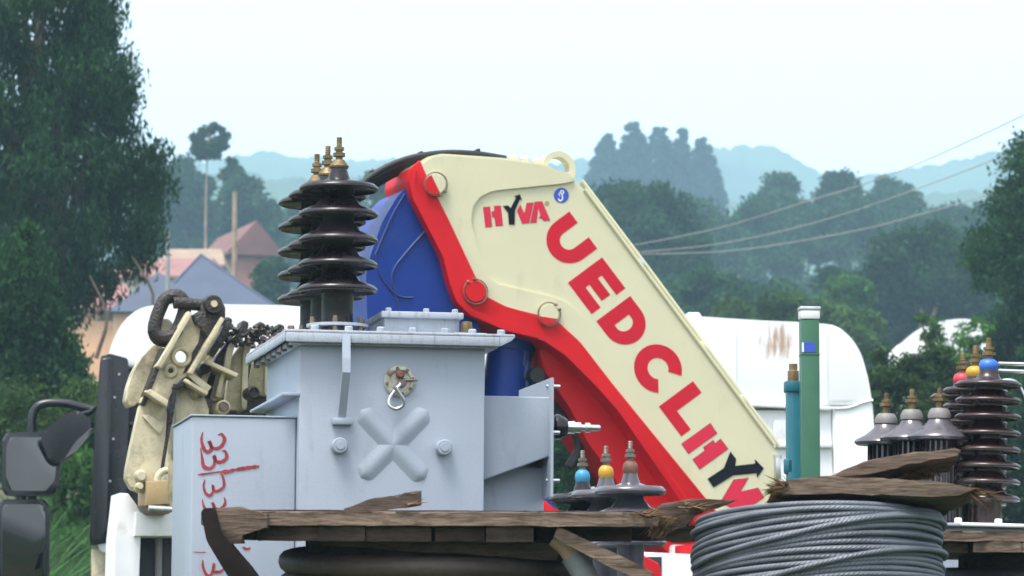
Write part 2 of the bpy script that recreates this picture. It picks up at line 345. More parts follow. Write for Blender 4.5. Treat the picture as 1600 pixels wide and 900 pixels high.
def hill(name, ridge, Y, depth=260, seed=1):
    """a ridge line of surveyed heights at distance Y, rounded towards the viewer"""
    rs = random.Random(seed); xs = [p[0] for p in ridge]; N = 420; rows = 14; V, F = [], []
    for j in range(rows):
        t = j / (rows - 1)
        for i in range(N):
            px = xs[0] + (xs[-1] - xs[0]) * i / (N - 1)
            for (a, pa), (b, pb) in zip(ridge, ridge[1:]):
                if px <= b + 1e-6: s = (px - a) / (b - a); s = s * 0.5 + 0.5 * s * s * (3 - 2 * s); py = pa + (pb - pa) * s; break
            top = at(px, py, Y)
            zb = ground_z(Y) - 6
            h = (top.z - zb) * math.cos((t - 0.5) * math.pi) ** 0.8 if 0 < j < rows - 1 else 0
            jit = (rs.random() - 0.5) * (2.2 if 0 < j < rows - 1 else 0)
            V.append((top.x, Y + (t - 0.5) * 2 * depth, zb + max(0, h + jit * min(1, h / 30))))
    for j in range(rows - 1):
        for i in range(N - 1): F.append((j * N + i, j * N + i + 1, (j + 1) * N + i + 1, (j + 1) * N + i))
    me = bpy.data.meshes.new(name); me.from_pydata(V, [], F)
    return kind(link(name, me, 'hill_wood', None, True), 'structure')
hill('hills', [(-900, 330), (-300, 300), (100, 262), (300, 262), (420, 246), (560, 258), (700, 250), (860, 262), (1000, 246), (1110, 238), (1150, 237), (1195, 236), (1225, 252), (1255, 272), (1300, 284), (1400, 276), (1460, 262), (1540, 246), (1640, 240), (1900, 260), (2500, 330)], 1400, 200, 3)
hill('hills', [(-900, 350), (0, 330), (380, 276), (440, 288), (600, 286), (760, 310), (1000, 330), (1250, 320), (1400, 315), (1600, 300), (2500, 360)], 950, 110, 5)

# ------------------------------------------------------------------ vegetation
def inside(poly, x, y):
    c = False; j = len(poly) - 1
    for i in range(len(poly)):
        (xi, yi), (xj, yj) = poly[i], poly[j]
        if (yi > y) != (yj > y) and x < (xj - xi) * (y - yi) / (yj - yi) + xi: c = not c
        j = i
    return c
def edge_dist(poly, x, y):
    d = 1e9; p = Vector((x, y))
    for i in range(len(poly)):
        a, b = Vector(poly[i - 1]), Vector(poly[i]); ab = b - a
        t = max(0, min(1, (p - a).dot(ab) / max(1e-9, ab.dot(ab)))); d = min(d, (p - a - ab * t).length)
    return d
def leaf_mesh(name, centers, radii, n, size, droop=0.0, aspect=0.45, squash=0.75):
    C = np.repeat(np.array(centers), n, axis=0); Rr = np.repeat(np.array(radii), n)
    N = len(C); d = RNG.normal(size=(N, 3)); d /= np.linalg.norm(d, axis=1)[:, None]
    rr = Rr * RNG.random(N) ** 0.45 * (0.8 + 0.4 * RNG.random(N) ** 2)
    P = C + d * rr[:, None] * np.array([1, 1, squash])
    if droop: P[:, 2] -= droop * Rr * RNG.random(N) ** 2
    a = RNG.normal(size=(N, 3)); a[:, 2] -= droop * 2.2; a /= np.linalg.norm(a, axis=1)[:, None]
    b = np.cross(a, RNG.normal(size=(N, 3))); b /= np.linalg.norm(b, axis=1)[:, None]
    s = size * (0.6 + 0.8 * RNG.random(N))
    a *= s[:, None]; b *= (s * aspect)[:, None]
    V = np.stack([P + a, P + b, P - a, P - b], axis=1).reshape(-1, 3).astype(np.float32)
    me = bpy.data.meshes.new(name)
    me.vertices.add(len(V)); me.vertices.foreach_set('co', V.ravel())
    me.loops.add(4 * N); me.loops.foreach_set('vertex_index', np.arange(4 * N, dtype=np.int32))
    me.polygons.add(N); me.polygons.foreach_set('loop_start', np.arange(0, 4 * N, 4, dtype=np.int32))
    me.polygons.foreach_set('loop_total', np.full(N, 4, dtype=np.int32)); me.update()
    return me
def clumps_in(poly, Y, K, rc, depth=None, gaps=(), seed=0):
    """clump centres filling a crown: its outline at distance Y, rounded in depth"""
    rs = random.Random(seed); s = Y / FPX; xs = [p[0] for p in poly]; ys = [p[1] for p in poly]; out, rad = [], []
    half = (max(xs) - min(xs)) / 2 * s; depth = depth or half * 0.8; tries = 0
    while len(out) < K and tries < K * 60:
        tries += 1
        x, y = rs.uniform(min(xs), max(xs)), rs.uniform(min(ys), max(ys))
        if not inside(poly, x, y): continue
        r = rc * rs.uniform(0.6, 1.25); e = edge_dist(poly, x, y) * s
        if e < r * 0.35: continue
        if any((x - gx) ** 2 + (y - gy) ** 2 < gr * gr for gx, gy, gr in gaps): continue
        dd = min(depth, e * 1.1 + 0.15 * depth); yy = Y + rs.choice((-1, 1)) * dd * rs.random() ** 0.6
        out.append(at(x, y, yy)); rad.append(r)
    return out, rad
def tree(name, label, cat, poly, Y, K, rc, n, size, m='leaf_mid', trunk_px=None, group=None, droop=0.0, limbs=5, tr=None, gaps=(), bark='bark', depth=None, seed=0, aspect=0.4, extra_trunks=()):
    cs, rad = clumps_in(poly, Y, K, rc, depth, gaps, seed)
    xs = [p[0] for p in poly]; ys = [p[1] for p in poly]; tx = trunk_px or (min(xs) + max(xs)) / 2
    base = Vector((at(tx, 450, Y).x, Y, ground_z(Y)))
    o = thing(name, label, cat, group=group, m=Matrix.Translation(base))
    link('crown', leaf_mesh('crown', [tuple(c - base) for c in cs], rad, n, size, droop, aspect), m, o)
    top = at(tx, min(ys) * 0.75 + max(ys) * 0.25, Y) - base; bot = at(tx, max(ys), Y) - base
    tr = tr or max(0.05, top.z * 0.022)
    rs = random.Random(seed + 5); bm = bmesh.new()
    pts = [Vector((0, 0, -0.3))] + [Vector((rs.uniform(-1, 1) * tr * 1.5, rs.uniform(-1, 1) * tr, top.z * f)) for f in (0.25, 0.5, 0.75)] + [top]
    bm_tube(bm, catmull(pts, 3), [tr * (1 - 0.85 * i / 12) for i in range(13)], 7)
    for k in range(limbs):
        c = Vector(rs.choice(cs)) - base; f = rs.uniform(0.35, 0.7); s = Vector((0, 0, max(top.z * 0.2, c.z * f)))
        bm_tube(bm, catmull([s, s.lerp(c, 0.5) + Vector((0, 0, (c.z - s.z) * 0.15)), c], 3), [tr * 0.5 * (1 - 0.8 * i / 6) for i in range(7)], 5)
    from_bm('trunk', bm, bark, o, True)
    for (ax, ay, bx, by) in extra_trunks:
        a, b = at(ax, ay, Y - (depth or 1) * 0.6) - base, at(bx, by, Y - (depth or 1) * 0.6) - base
        tube('branch', catmull([a, a.lerp(b, 0.5) + Vector((0.2, 0, 0)), b], 3), [min(tr * 0.6, 0.035 if Y < 100 else 0.12) * (1 - 0.6 * i / 6) for i in range(7)], bark, o, 6)
    return o
def mass(name, label, polys, m, n, size, seed=0):
    """woodland that reads as one mass; polys: (outline, distance, clumps, clump radius, depth)"""
    C, Rd = [], []
    for i, (poly, Y, K, rc, dp) in enumerate(polys):
        c, r = clumps_in(poly, Y, K, rc, dp, seed=seed + i); C += [tuple(v) for v in c]; Rd += r
    o = link(name, leaf_mesh(name, C, Rd, n, size), m); o['category'] = 'woodland'; return kind(o, 'stuff', label)

def build_vegetation():
    # tall dark tree at the left edge
    big = [(-190, -160), (120, -160), (185, -40), (205, 10), (188, 50), (200, 75), (228, 105), (222, 135), (205, 160), (228, 185), (262, 205), (274, 240), (268, 285), (255, 330), (262, 350), (236, 392), (214, 428), (190, 425), (168, 450), (140, 470), (122, 540), (100, 560), (50, 600), (-190, 620)]
    tree('tree', 'huge dark drooping tree filling the upper left corner', 'tree', big, 60, 520, 0.40, 300, 0.055, 'leaf_dark', 60, aspect=0.3, droop=1.1, limbs=26, tr=0.22, gaps=[(165, 88, 16), (158, 68, 10), (25, 128, 18), (45, 155, 14), (135, 135, 14), (205, 190, 12), (190, 300, 12), (120, 480, 14), (225, 185, 12), (18, 160, 12)], depth=2.6, seed=3, extra_trunks=[(228, 520, 206, 400), (150, 560, 140, 430)])
    tree('conifer_tree', 'lighter green pointed conifer in front of the big left tree', 'tree', [(-60, 640), (-60, 480), (-20, 430), (18, 385), (38, 345), (52, 345), (62, 385), (88, 440), (104, 500), (128, 560), (150, 640)], 48, 150, 0.24, 240, 0.045, 'leaf_mid', 40, droop=0.9, depth=1.2, seed=5)
    tree('shrub', 'dark clipped hedge bush behind the round wing mirror', 'shrub', rnd([(-120, 760), (-120, 612), (-20, 600), (60, 606), (110, 598), (215, 604), (215, 760)], 0.2), 46, 80, 0.34, 300, 0.04, 'leaf_olive', 60, depth=0.8, seed=8)
    tree('shrub', 'pale green weeds between the mirrors and black cab trim', 'shrub', [(60, 930), (70, 740), (95, 700), (120, 690), (150, 705), (215, 700), (225, 930)], 41, 80, 0.2, 110, 0.045, 'leaf_bright', 130, depth=0.6, seed=17, droop=0.6)
    # yard margin
    tree('shrub', 'mid green bush between the white cab and brown bushings', 'shrub', [(1345, 720), (1352, 560), (1372, 535), (1392, 560), (1420, 548), (1440, 556), (1462, 538), (1490, 552), (1510, 600), (1530, 720)], 54, 100, 0.26, 200, 0.045, 'leaf_olive', 1430, depth=1.0, seed=9)
    tree('shrub', 'loose lime green shrub growing before the far white roof', 'shrub', [(1415, 600), (1436, 560), (1440, 520), (1432, 492), (1450, 476), (1468, 486), (1472, 520), (1490, 535), (1500, 508), (1528, 496), (1550, 512), (1540, 550), (1550, 600)], 58, 40, 0.16, 80, 0.045, 'leaf_bright', 1460, depth=0.7, seed=10)
    tree('tree', 'dark leafy tree cut off by the right edge', 'tree', [(1510, 640), (1560, 600), (1540, 540), (1545, 480), (1500, 400), (1505, 370), (1535, 350), (1530, 310), (1545, 280), (1570, 250), (1590, 215), (1640, 190), (1800, 200), (1800, 640)], 70, 190, 0.5, 380, 0.055, 'leaf_dark', 1650, droop=0.3, depth=2.0, seed=12)
    tree('shrub', 'dark bushes behind the brown bushings at right edge', 'shrub', [(1470, 860), (1475, 640), (1530, 590), (1600, 570), (1720, 580), (1720, 860)], 56, 120, 0.4, 300, 0.045, 'leaf_dark', 1600, depth=1.0, seed=13)
    tree('shrub', 'green bush seen through the gap under the red boom', 'shrub', [(820, 860), (820, 690), (870, 660), (930, 650), (980, 690), (990, 860)], 44, 60, 0.3, 260, 0.04, 'leaf_mid', 900, depth=0.8, seed=14)
    # middle distance, right
    G = 'trees on the far slope'
    far = [
        ('broad dark tree just right of the lifting eye', [(895, 520), (895, 330), (915, 290), (950, 272), (1000, 280), (1040, 272), (1075, 290), (1090, 340), (1105, 400), (1090, 470), (1060, 530)], 200, 'leaf_mid', 70, 1.15, 20),
        ('round topped grey green tree beside the blue hill', [(1180, 420), (1178, 330), (1192, 290), (1212, 272), (1235, 275), (1252, 300), (1262, 340), (1262, 420)], 330, 'leaf_mid', 40, 1.2, 21),
        ('pointed dark tree above the middle power line', [(1282, 400), (1280, 310), (1296, 280), (1314, 260), (1330, 270), (1345, 300), (1350, 400)], 310, 'leaf_dark', 36, 1.1, 22),
        ('wide pale crowned tree right of the pointed dark one', [(1340, 420), (1335, 320), (1350, 288), (1375, 278), (1410, 285), (1435, 310), (1450, 350), (1450, 430)], 340, 'leaf_mid', 46, 1.3, 23),
        ('low dark tree beside the right edge tree', [(1455, 450), (1458, 340), (1485, 312), (1520, 308), (1556, 325), (1556, 450)], 300, 'leaf_dark', 40, 1.3, 24),
        ('brownish tree with bare branches above the far white roof', [(1340, 500), (1340, 420), (1370, 370), (1420, 355), (1480, 350), (1530, 380), (1550, 440), (1540, 510), (1450, 480)], 170, 'leaf_dark', 60, 0.9, 25),
        ('yellow green tree just above the green post', [(1285, 500), (1290, 455), (1310, 435), (1340, 432), (1362, 450), (1372, 490), (1365, 530), (1300, 530)], 150, 'leaf_bright', 34, 0.6, 26),
        ('dense low tree above the white cab roof', [(1060, 520), (1060, 450), (1085, 420), (1130, 425), (1165, 450), (1180, 520)], 165, 'leaf_mid', 40, 0.7, 27),
    ]
    for lab, poly, Y, m, K, rc, sd_ in far:
        tree('tree', lab, 'tree', poly, Y, K, rc, 330, 0.00085 * Y, m, group=G, seed=sd_,
             extra_trunks=[(1440, 500, 1418, 400), (1455, 500, 1470, 410)] if 'bare' in lab else (), bark='pale_bark' if 'bare' in lab else 'bark')
    # tall hazy clump: five pointed crowns
    for lab, cx, top, hw, sd_ in (('leftmost tree of the tall hazy blue clump', 948, 212, 40, 30), ('tallest tree of the hazy blue clump', 990, 190, 36, 31), ('middle tree of the hazy blue clump', 1030, 195, 36, 32),
                                  ('narrow fourth tree of the hazy blue clump', 1064, 204, 30, 33), ('rightmost tree of the hazy blue clump', 1098, 216, 33, 34)):
        tree('tree', lab, 'tree', [(cx - hw * 1.1, 345), (cx - hw, 290), (cx - hw * 0.55, 232 + (top - 195)), (cx - hw * 0.2, top - 2), (cx + hw * 0.2, top - 2), (cx + hw * 0.55, 232 + (top - 195)), (cx + hw, 290), (cx + hw * 1.2, 345)], 560, 300, 0.6, 100, 0.32, 'leaf_dark', group='tall hazy tree clump', seed=sd_)
    # left middle distance
    tree('tree', 'slender tree with flat crown on a tall bare trunk', 'tree', [(297, 240), (300, 215), (318, 194), (342, 190), (358, 205), (356, 228), (340, 240), (366, 246), (368, 258), (345, 262), (330, 246), (315, 250)], 230, 44, 0.34, 80, 0.18, 'leaf_dark', 326, tr=0.14, limbs=0, bark='pale_bark', seed=40, depth=0.9)
    tree('tree', 'dark tree just right of the slender tall tree', 'tree', [(335, 440), (340, 300), (355, 262), (385, 258), (412, 285), (428, 330), (440, 440)], 270, 50, 1.1, 300, 0.26, 'leaf_dark', 390, seed=41)
    tree('tree', 'dark tree just left of the slender tall tree', 'tree', [(250, 420), (250, 290), (270, 250), (300, 248), (325, 275), (340, 340), (340, 420)], 290, 44, 1.2, 300, 0.26, 'leaf_dark', 290, seed=42)
    tree('tree', 'tree showing between the black bushings and blue crane column', 'tree', [(560, 480), (560, 330), (580, 275), (610, 258), (640, 262), (680, 300), (680, 480)], 240, 44, 1.0, 300, 0.22, 'leaf_dark', 615, seed=43)
    tree('shrub', 'leafy shrub right of the slate roofed house', 'shrub', [(405, 490), (400, 440), (412, 408), (432, 400), (450, 420), (455, 490)], 160, 30, 0.5, 260, 0.13, 'leaf_dark', 420, seed=44)
    mass('woodland', 'mass of dark green trees covering the far hillside', [
        ([(880, 620), (880, 320), (990, 310), (1095, 318), (1130, 308), (1160, 322), (1185, 300), (1250, 306), (1290, 312), (1345, 300), (1380, 306), (1440, 318), (1470, 330), (1560, 330), (1640, 320), (1640, 620)], 300, 520, 1.5, 30),
        ([(880, 640), (880, 450), (980, 430), (1200, 440), (1290, 420), (1420, 440), (1640, 430), (1640, 640)], 175, 200, 1.1, 15),
        ([(230, 480), (240, 300), (300, 290), (350, 320), (430, 325), (520, 300), (600, 310), (720, 320), (720, 500), (440, 520)], 300, 190, 1.5, 25),
        ([(-800, 660), (-800, 310), (-500, 330), (-300, 300), (-60, 330), (-60, 640)], 280, 260, 1.7, 30),
        ([(1620, 640), (1620, 330), (1900, 300), (2200, 330), (2500, 310), (2500, 660)], 280, 260, 1.7, 30),
        ([(-80, 620), (-80, 380), (100, 400), (240, 420), (250, 520), (150, 560)], 230, 90, 1.2, 15)], 'leaf_mid', 190, 0.25, 50)
    mass('woodland', 'low pale green scrub at the foot of the far hillside', [
        ([(1040, 560), (1060, 500), (1160, 470), (1240, 460), (1300, 470), (1380, 500), (1400, 560)], 120, 60, 0.6, 8),
        ([(1500, 560), (1510, 520), (1560, 510), (1600, 530), (1600, 570)], 110, 20, 0.5, 4)], 'leaf_olive', 200, 0.12, 60)
    # long grass on the bank behind the mirrors
    bm = bmesh.new(); rs = random.Random(4)
    for k in range(9000):
        y = rs.uniform(33, 47); px = rs.uniform(-60, 215); x = at(px, 700, y).x; z = ground_z(y) - 0.05
        h = rs.uniform(0.5, 1.5) * (0.8 + 0.4 * math.sin(x * 2.2)); dx, dy = rs.gauss(0, 0.6) * h, rs.gauss(0, 0.3) * h; wv = rs.uniform(0.004, 0.012)
        v = [bm.verts.new(p) for p in ((x - wv, y, z), (x + wv, y, z), (x + dx * 0.4 + wv, y + dy * 0.4, z + h * 0.65), (x + dx, y + dy, z + h), (x + dx * 0.4 - wv, y + dy * 0.4, z + h * 0.65))]
        bm.faces.new(v)
    g = from_bm('grass', bm, 'grass_blade', None, False, normals=False); g['category'] = 'grass'; kind(g, 'stuff', 'long pale green grass on the bank behind the mirrors')
build_vegetation()

# ------------------------------------------------------------------ houses, lamp, power line
def house(label, l, r, eave, ridge, Y, wallm, roofm, typ='hip', depth=6.0, yaw=0, wins=(), over=0.4, ridge_px=None):
    c = (l + r) / 2; fr = Frame(c, Y, yaw); o = thing('house', label, 'house', fr)
    xl, ze = fr.p(l, eave)[0], fr.p(c, eave).z; xr = fr.p(r, eave)[0]; zr = fr.p(c, ridge).z
    rx = fr.p(ridge_px, ridge).x if ridge_px else (xl + xr) / 2
    box('wall', (xl + over, 0, -0.6), (xr - over, depth, ze - 0.02), wallm, o, 0.02)
    bm = bmesh.new(); y0, y1 = -over, depth + over; b = 0.12
    if typ == 'hip': apex = [(rx, depth * 0.42, zr), (rx, depth * 0.58, zr)]
    elif typ == 'gable': apex = [(rx, y0, zr), (rx, y1, zr)]
    else: apex = [(xl + (xr - xl) * 0.12, depth / 2, zr), (xr - (xr - xl) * 0.12, depth / 2, zr)]
    E = [bm.verts.new(p) for p in ((xl, y0, ze), (xr, y0, ze), (xr, y1, ze), (xl, y1, ze))]
    D = [bm.verts.new((v.co.x, v.co.y, ze - b)) for v in E]
    A, B = (bm.verts.new(p) for p in apex)
    if typ == 'side': fs = [(E[0], E[1], B, A), (E[1], E[2], B), (E[2], E[3], A, B), (E[3], E[0], A)]
    else: fs = [(E[0], E[1], A), (E[1], E[2], B, A), (E[2], E[3], B), (E[3], E[0], A, B)]
    for f in fs: bm.faces.new(f)
    for i in range(4): bm.faces.new((D[i], D[(i + 1) % 4], E[(i + 1) % 4], E[i]))
    bm.faces.new(D[::-1])
    E_co, A_co = [v.co.copy() for v in E], A.co.copy()
    rf = from_bm('roof', bm, roofm, o, False)
    for (a, b_, c_, d_) in wins:
        p, q = fr.p(a, d_, -0.03), fr.p(b_, c_, -0.03)
        w_ = box('window', (p.x, -0.05, p.z), (q.x, 0.03, q.z), 'window_dark', o, 0.01)
        box('sill', (p.x - 0.08, -0.14, p.z - 0.1), (q.x + 0.08, 0.0, p.z - 0.01), 'wall_pale', w_, 0.01)
    house.last = (E_co, A_co)
    return o, fr
o, fr = house('house with steep slate blue hipped roof behind the rusty boom', 236, 432, 482, 386, 150, 'wall_orange', 'roof_slate', 'hip', 6.5, 12, ridge_px=330)
hl_ = house.last
# lower hipped wing with ridge caps
bm = bmesh.new()
def pyr(bm, a, b, ap, z0):
    V = [bm.verts.new(p) for p in ((a[0], a[1], z0), (b[0], a[1], z0), (b[0], b[1], z0), (a[0], b[1], z0))]; A = bm.verts.new(ap)
    for i in range(4): bm.faces.new((V[i], V[(i + 1) % 4], A))
    bm.faces.new(V[::-1])
p0, p1, pa = fr.p(168, 486, -0.9), fr.p(330, 486, -0.9), fr.p(248, 424, 0.8)
pyr(bm, (p0.x, -0.9), (p1.x, 3.0), (pa.x, 0.8, pa.z), p0.z); from_bm('wing_roof', bm, 'roof_slate', o, False)
box('wing_wall', (p0.x + 0.3, -0.5, -0.6), (p1.x - 0.2, -0.02, p0.z - 0.03), 'wall_orange', o, 0.02)
ec, ra = hl_; bm = bmesh.new(); up_ = Vector((0, 0, 0.02)); bm_tube(bm, [ra + up_, ec[0] + up_], 0.04, 6); bm_tube(bm, [ra + up_, ec[1] + up_], 0.04, 6)
from_bm('ridge_cap', bm, 'roof_slate', o, False)
house('orange walled house with pink roof behind the big tree', 90, 210, 482, 432, 162, 'wall_orange', 'roof_pink', 'side', 5, 5, wins=[(176, 186, 492, 506)])
house('house with long pink roof showing through drooping branches', 165, 330, 432, 392, 180, 'wall_pale', 'roof_pink', 'side', 6, -8)
house('house with flat tan roof left of the brick gable', 245, 352, 414, 378, 195, 'wall_orange', 'roof_tan', 'side', 6, 0)
house('small brick house with red pointed gable beside the bushings', 352, 440, 396, 346, 205, 'wall_brick', 'roof_red', 'gable', 7, 18, ridge_px=398, wins=[(392, 402, 375, 390)])
house('low beige building behind the white cab roof', 1178, 1325, 520, 494, 125, 'wall_pale', 'roof_tan', 'side', 5, 0, wins=[(1205, 1215, 522, 532)])

fr = Frame(262, 120)
o = thing('street_lamp', 'thin grey lamp post in front of the slate roof', 'lamp post', fr)
z1 = fr.p(262, 362).z
tube('pole', [(0, 0, -0.3), (0, 0, z1 * 0.5), (0, 0, z1)], [0.09, 0.075, 0.05], 'pole_grey', o, 8)
tube('arm', [(0, 0, z1 - 0.05), (-0.25, -0.05, z1 + 0.08), (-0.5, -0.1, z1 + 0.1)], 0.03, 'pole_grey', o, 6)
box('lamp_head', (-0.75, -0.16, z1 + 0.04), (-0.38, -0.02, z1 + 0.16), 'pole_grey', o, 0.03)
fr = Frame(366, 160)
o = thing('utility_pole', 'bare wooden pole standing left of the red gable', 'pole', fr)
zt = fr.p(366, 300).z
tube('pole', [(0, 0, -0.3), (0, 0, zt)], [0.13, 0.09], 'pale_bark', o, 8)

fr = Frame(958, 110)
o = thing('utility_pole', 'wooden pole carrying the power lines behind the boom', 'pole', fr)
zt = fr.p(958, 372).z
tube('pole', [(0, 0, -0.3), (0, 0, zt)], [0.15, 0.1], 'bark', o, 8)
box('crossarm', (-0.7, -0.2, zt - 0.45), (0.7, -0.1, zt - 0.33), 'bark', o, 0.01)
for x in (-0.6, 0, 0.6): lathe('insulator', [(0.03, 0), (0.05, 0.05), (0.03, 0.1), (0.045, 0.13), (0.0, 0.18)], 'glaze', o, 8, T(x, -0.15, zt - 0.33))
for lab, pts in (('topmost of the three thin power lines', [(950, 389), (986, 384), (1120, 357), (1250, 318), (1400, 270), (1600, 180), (1760, 100)]),
                 ('middle one of the three thin power lines', [(958, 398), (1000, 394), (1130, 380), (1280, 346), (1433, 295), (1573, 241), (1760, 158)]),
                 ('lowest of the three thin power lines', [(966, 398), (1010, 397), (1150, 391), (1330, 362), (1460, 329), (1600, 287), (1760, 232)])):
    wp = [at(x, y, 110 - 45 * (x - 950) / 810) for x, y in pts]
    o = tube('power_line', catmull(wp, 6), 0.011, 'wire', None, 5); o['label'] = lab; o['category'] = 'power line'; o['group'] = 'power lines'

# ------------------------------------------------------------------ white vehicles in the background
def white_cab_left():
    fr = Frame(460, 28, 6); o = thing('truck_cab', 'white roofed truck cab with black rear wall and wing mirrors', 'truck cab', fr)
    P = fr.xz
    prof = catmull([Vector(p) for p in P([(166, 575), (171, 548), (182, 520), (198, 497), (222, 481), (255, 476), (330, 475), (460, 477), (600, 480), (780, 486), (832, 500), (856, 530), (860, 575)])], 4)
    bm = bmesh.new(); bm_plate(bm, [tuple(p) for p in prof], 0.0, 1.9, 0.10, 4); from_bm('roof', bm, 'white_paint', o, 40)
    for px in (330, 640): tube('roof_seam', catmull([fr.p(px, y, d) for y, d in ((560, -0.003), (500, -0.003), (484, 0.02))], 4), 0.006, 'white_frame', o, 6)
    plate('rear_wall', P([(176, 572), (840, 572), (826, 620), (826, 980), (176, 980)]), 0.02, 1.9, 'cab_rear', o, 0.03)
    # black corner trim with a shoulder and rivets
    cp = rnd(P([(157, 556), (172, 553), (200, 560), (203, 600), (196, 800), (186, 846), (141, 852), (140, 838), (150, 640)], -0.12), 0.15, 3)
    ct = plate('corner_trim', cp, -0.14, 0.3, 'black_plastic', o, 0.02, 3)
    rb = rnd(P([(157, 560), (176, 557), (166, 844), (143, 849), (150, 650)], -0.2), 0.15, 3)
    plate('trim_rib', rb, -0.2, -0.13, 'black_plastic', ct, 0.015, 3)
    for (x, y) in ((186, 585), (179, 621), (177, 686), (172, 752)):
        q = fr.p(x, y, -0.14); bolt(ct, q.x, -0.139, q.z, 0.009, 0.008, 'steel', FACE, 'rivet')
    q = fr.p(206, 680, 0.0); lathe('vent', [(0.085, 0), (0.09, 0.02), (0.07, 0.028), (0.055, 0.0), (0, -0.01)], 'black_plastic', o, 20, T(q.x, 0.02, q.z) @ FACE)
    plate('side_panel', P([(143, 858), (176, 852), (176, 990), (143, 990)], -0.05), -0.06, 0.8, 'old_cream', o, 0.01)
    q = fr.p(165, 852, -0.06); lathe('lamp', [(0.0, 0), (0.045, 0.0), (0.05, 0.02), (0.0, 0.03)], 'white_frame', o, 16, T(q.x, -0.1, q.z) @ FACE)
    # mirrors
    d = 0.25
    arm = [fr.p(x, y, d) for x, y in ((143, 640), (128, 637), (105, 631), (75, 630), (58, 636), (51, 652), (50, 690), (50, 900))]
    tube('mirror_arm', catmull(arm, 5), 0.03, 'black_plastic', o, 10)
    def mirror(name, outp, inn, dd, yawp=0):
        hb = plate(name, rnd(P(outp, dd), 0.22, 4), dd, dd + 0.14, 'black_plastic', o, 0.03, 3)
        plate('mirror_glass', rnd(P(inn, dd), 0.22, 4), dd - 0.006, dd + 0.02, 'mirror_glass', hb, 0.003)
    mirror('main_mirror', [(2, 690), (10, 675), (88, 675), (97, 690), (92, 755), (84, 775), (8, 774), (2, 760)], [(10, 696), (16, 683), (82, 683), (90, 696), (86, 748), (78, 767), (16, 767), (9, 755)], 0.12)
    mirror('lower_mirror', [(-6, 792), (2, 780), (70, 780), (78, 792), (77, 930), (-6, 930)], [(2, 798), (8, 788), (66, 788), (71, 798), (70, 925), (2, 925)], 0.14)
    tube('mirror_clamp', [fr.p(33, 770, 0.2), fr.p(33, 785, 0.2)], 0.035, 'black_plastic', o, 10)
    # kerb mirror: a deep tilted bowl
    hb = plate('kerb_mirror', rnd(P([(64, 688), (70, 672), (104, 645), (122, 641), (146, 658), (147, 668), (110, 715), (92, 726), (78, 722)], 0.02), 0.25, 4), 0.0, 0.2, 'black_plastic', o, 0.05, 4)
    plate('mirror_glass', rnd(P([(100, 718), (112, 713), (146, 672), (143, 668), (118, 690)], -0.02), 0.2, 3), -0.012, 0.02, 'mirror_glass', hb, 0.003)
    tube('kerb_mirror_arm', [fr.p(120, 650, 0.1), fr.p(140, 645, 0.15), fr.p(150, 636, 0.2)], 0.02, 'black_plastic', o, 8)
    bm = bmesh.new()
    q0, q1 = fr.p(176, 960, 0.1), fr.p(826, 960, 0.1)
    bm_box(bm, (q0.x, 0.1, 0.45), (q1.x, 1.8, q0.z + 0.05), 0.05); from_bm('chassis', bm, 'black_plastic', o)
    for x in (q0.x + 0.2, q1.x - 0.2): lathe('wheel', [(0.1, -0.14), (0.42, -0.14), (0.48, -0.08), (0.48, 0.08), (0.42, 0.14), (0.1, 0.14)], 'rubber', o, 24, T(x, 1.0, 0.48) @ SIDE)
white_cab_left()

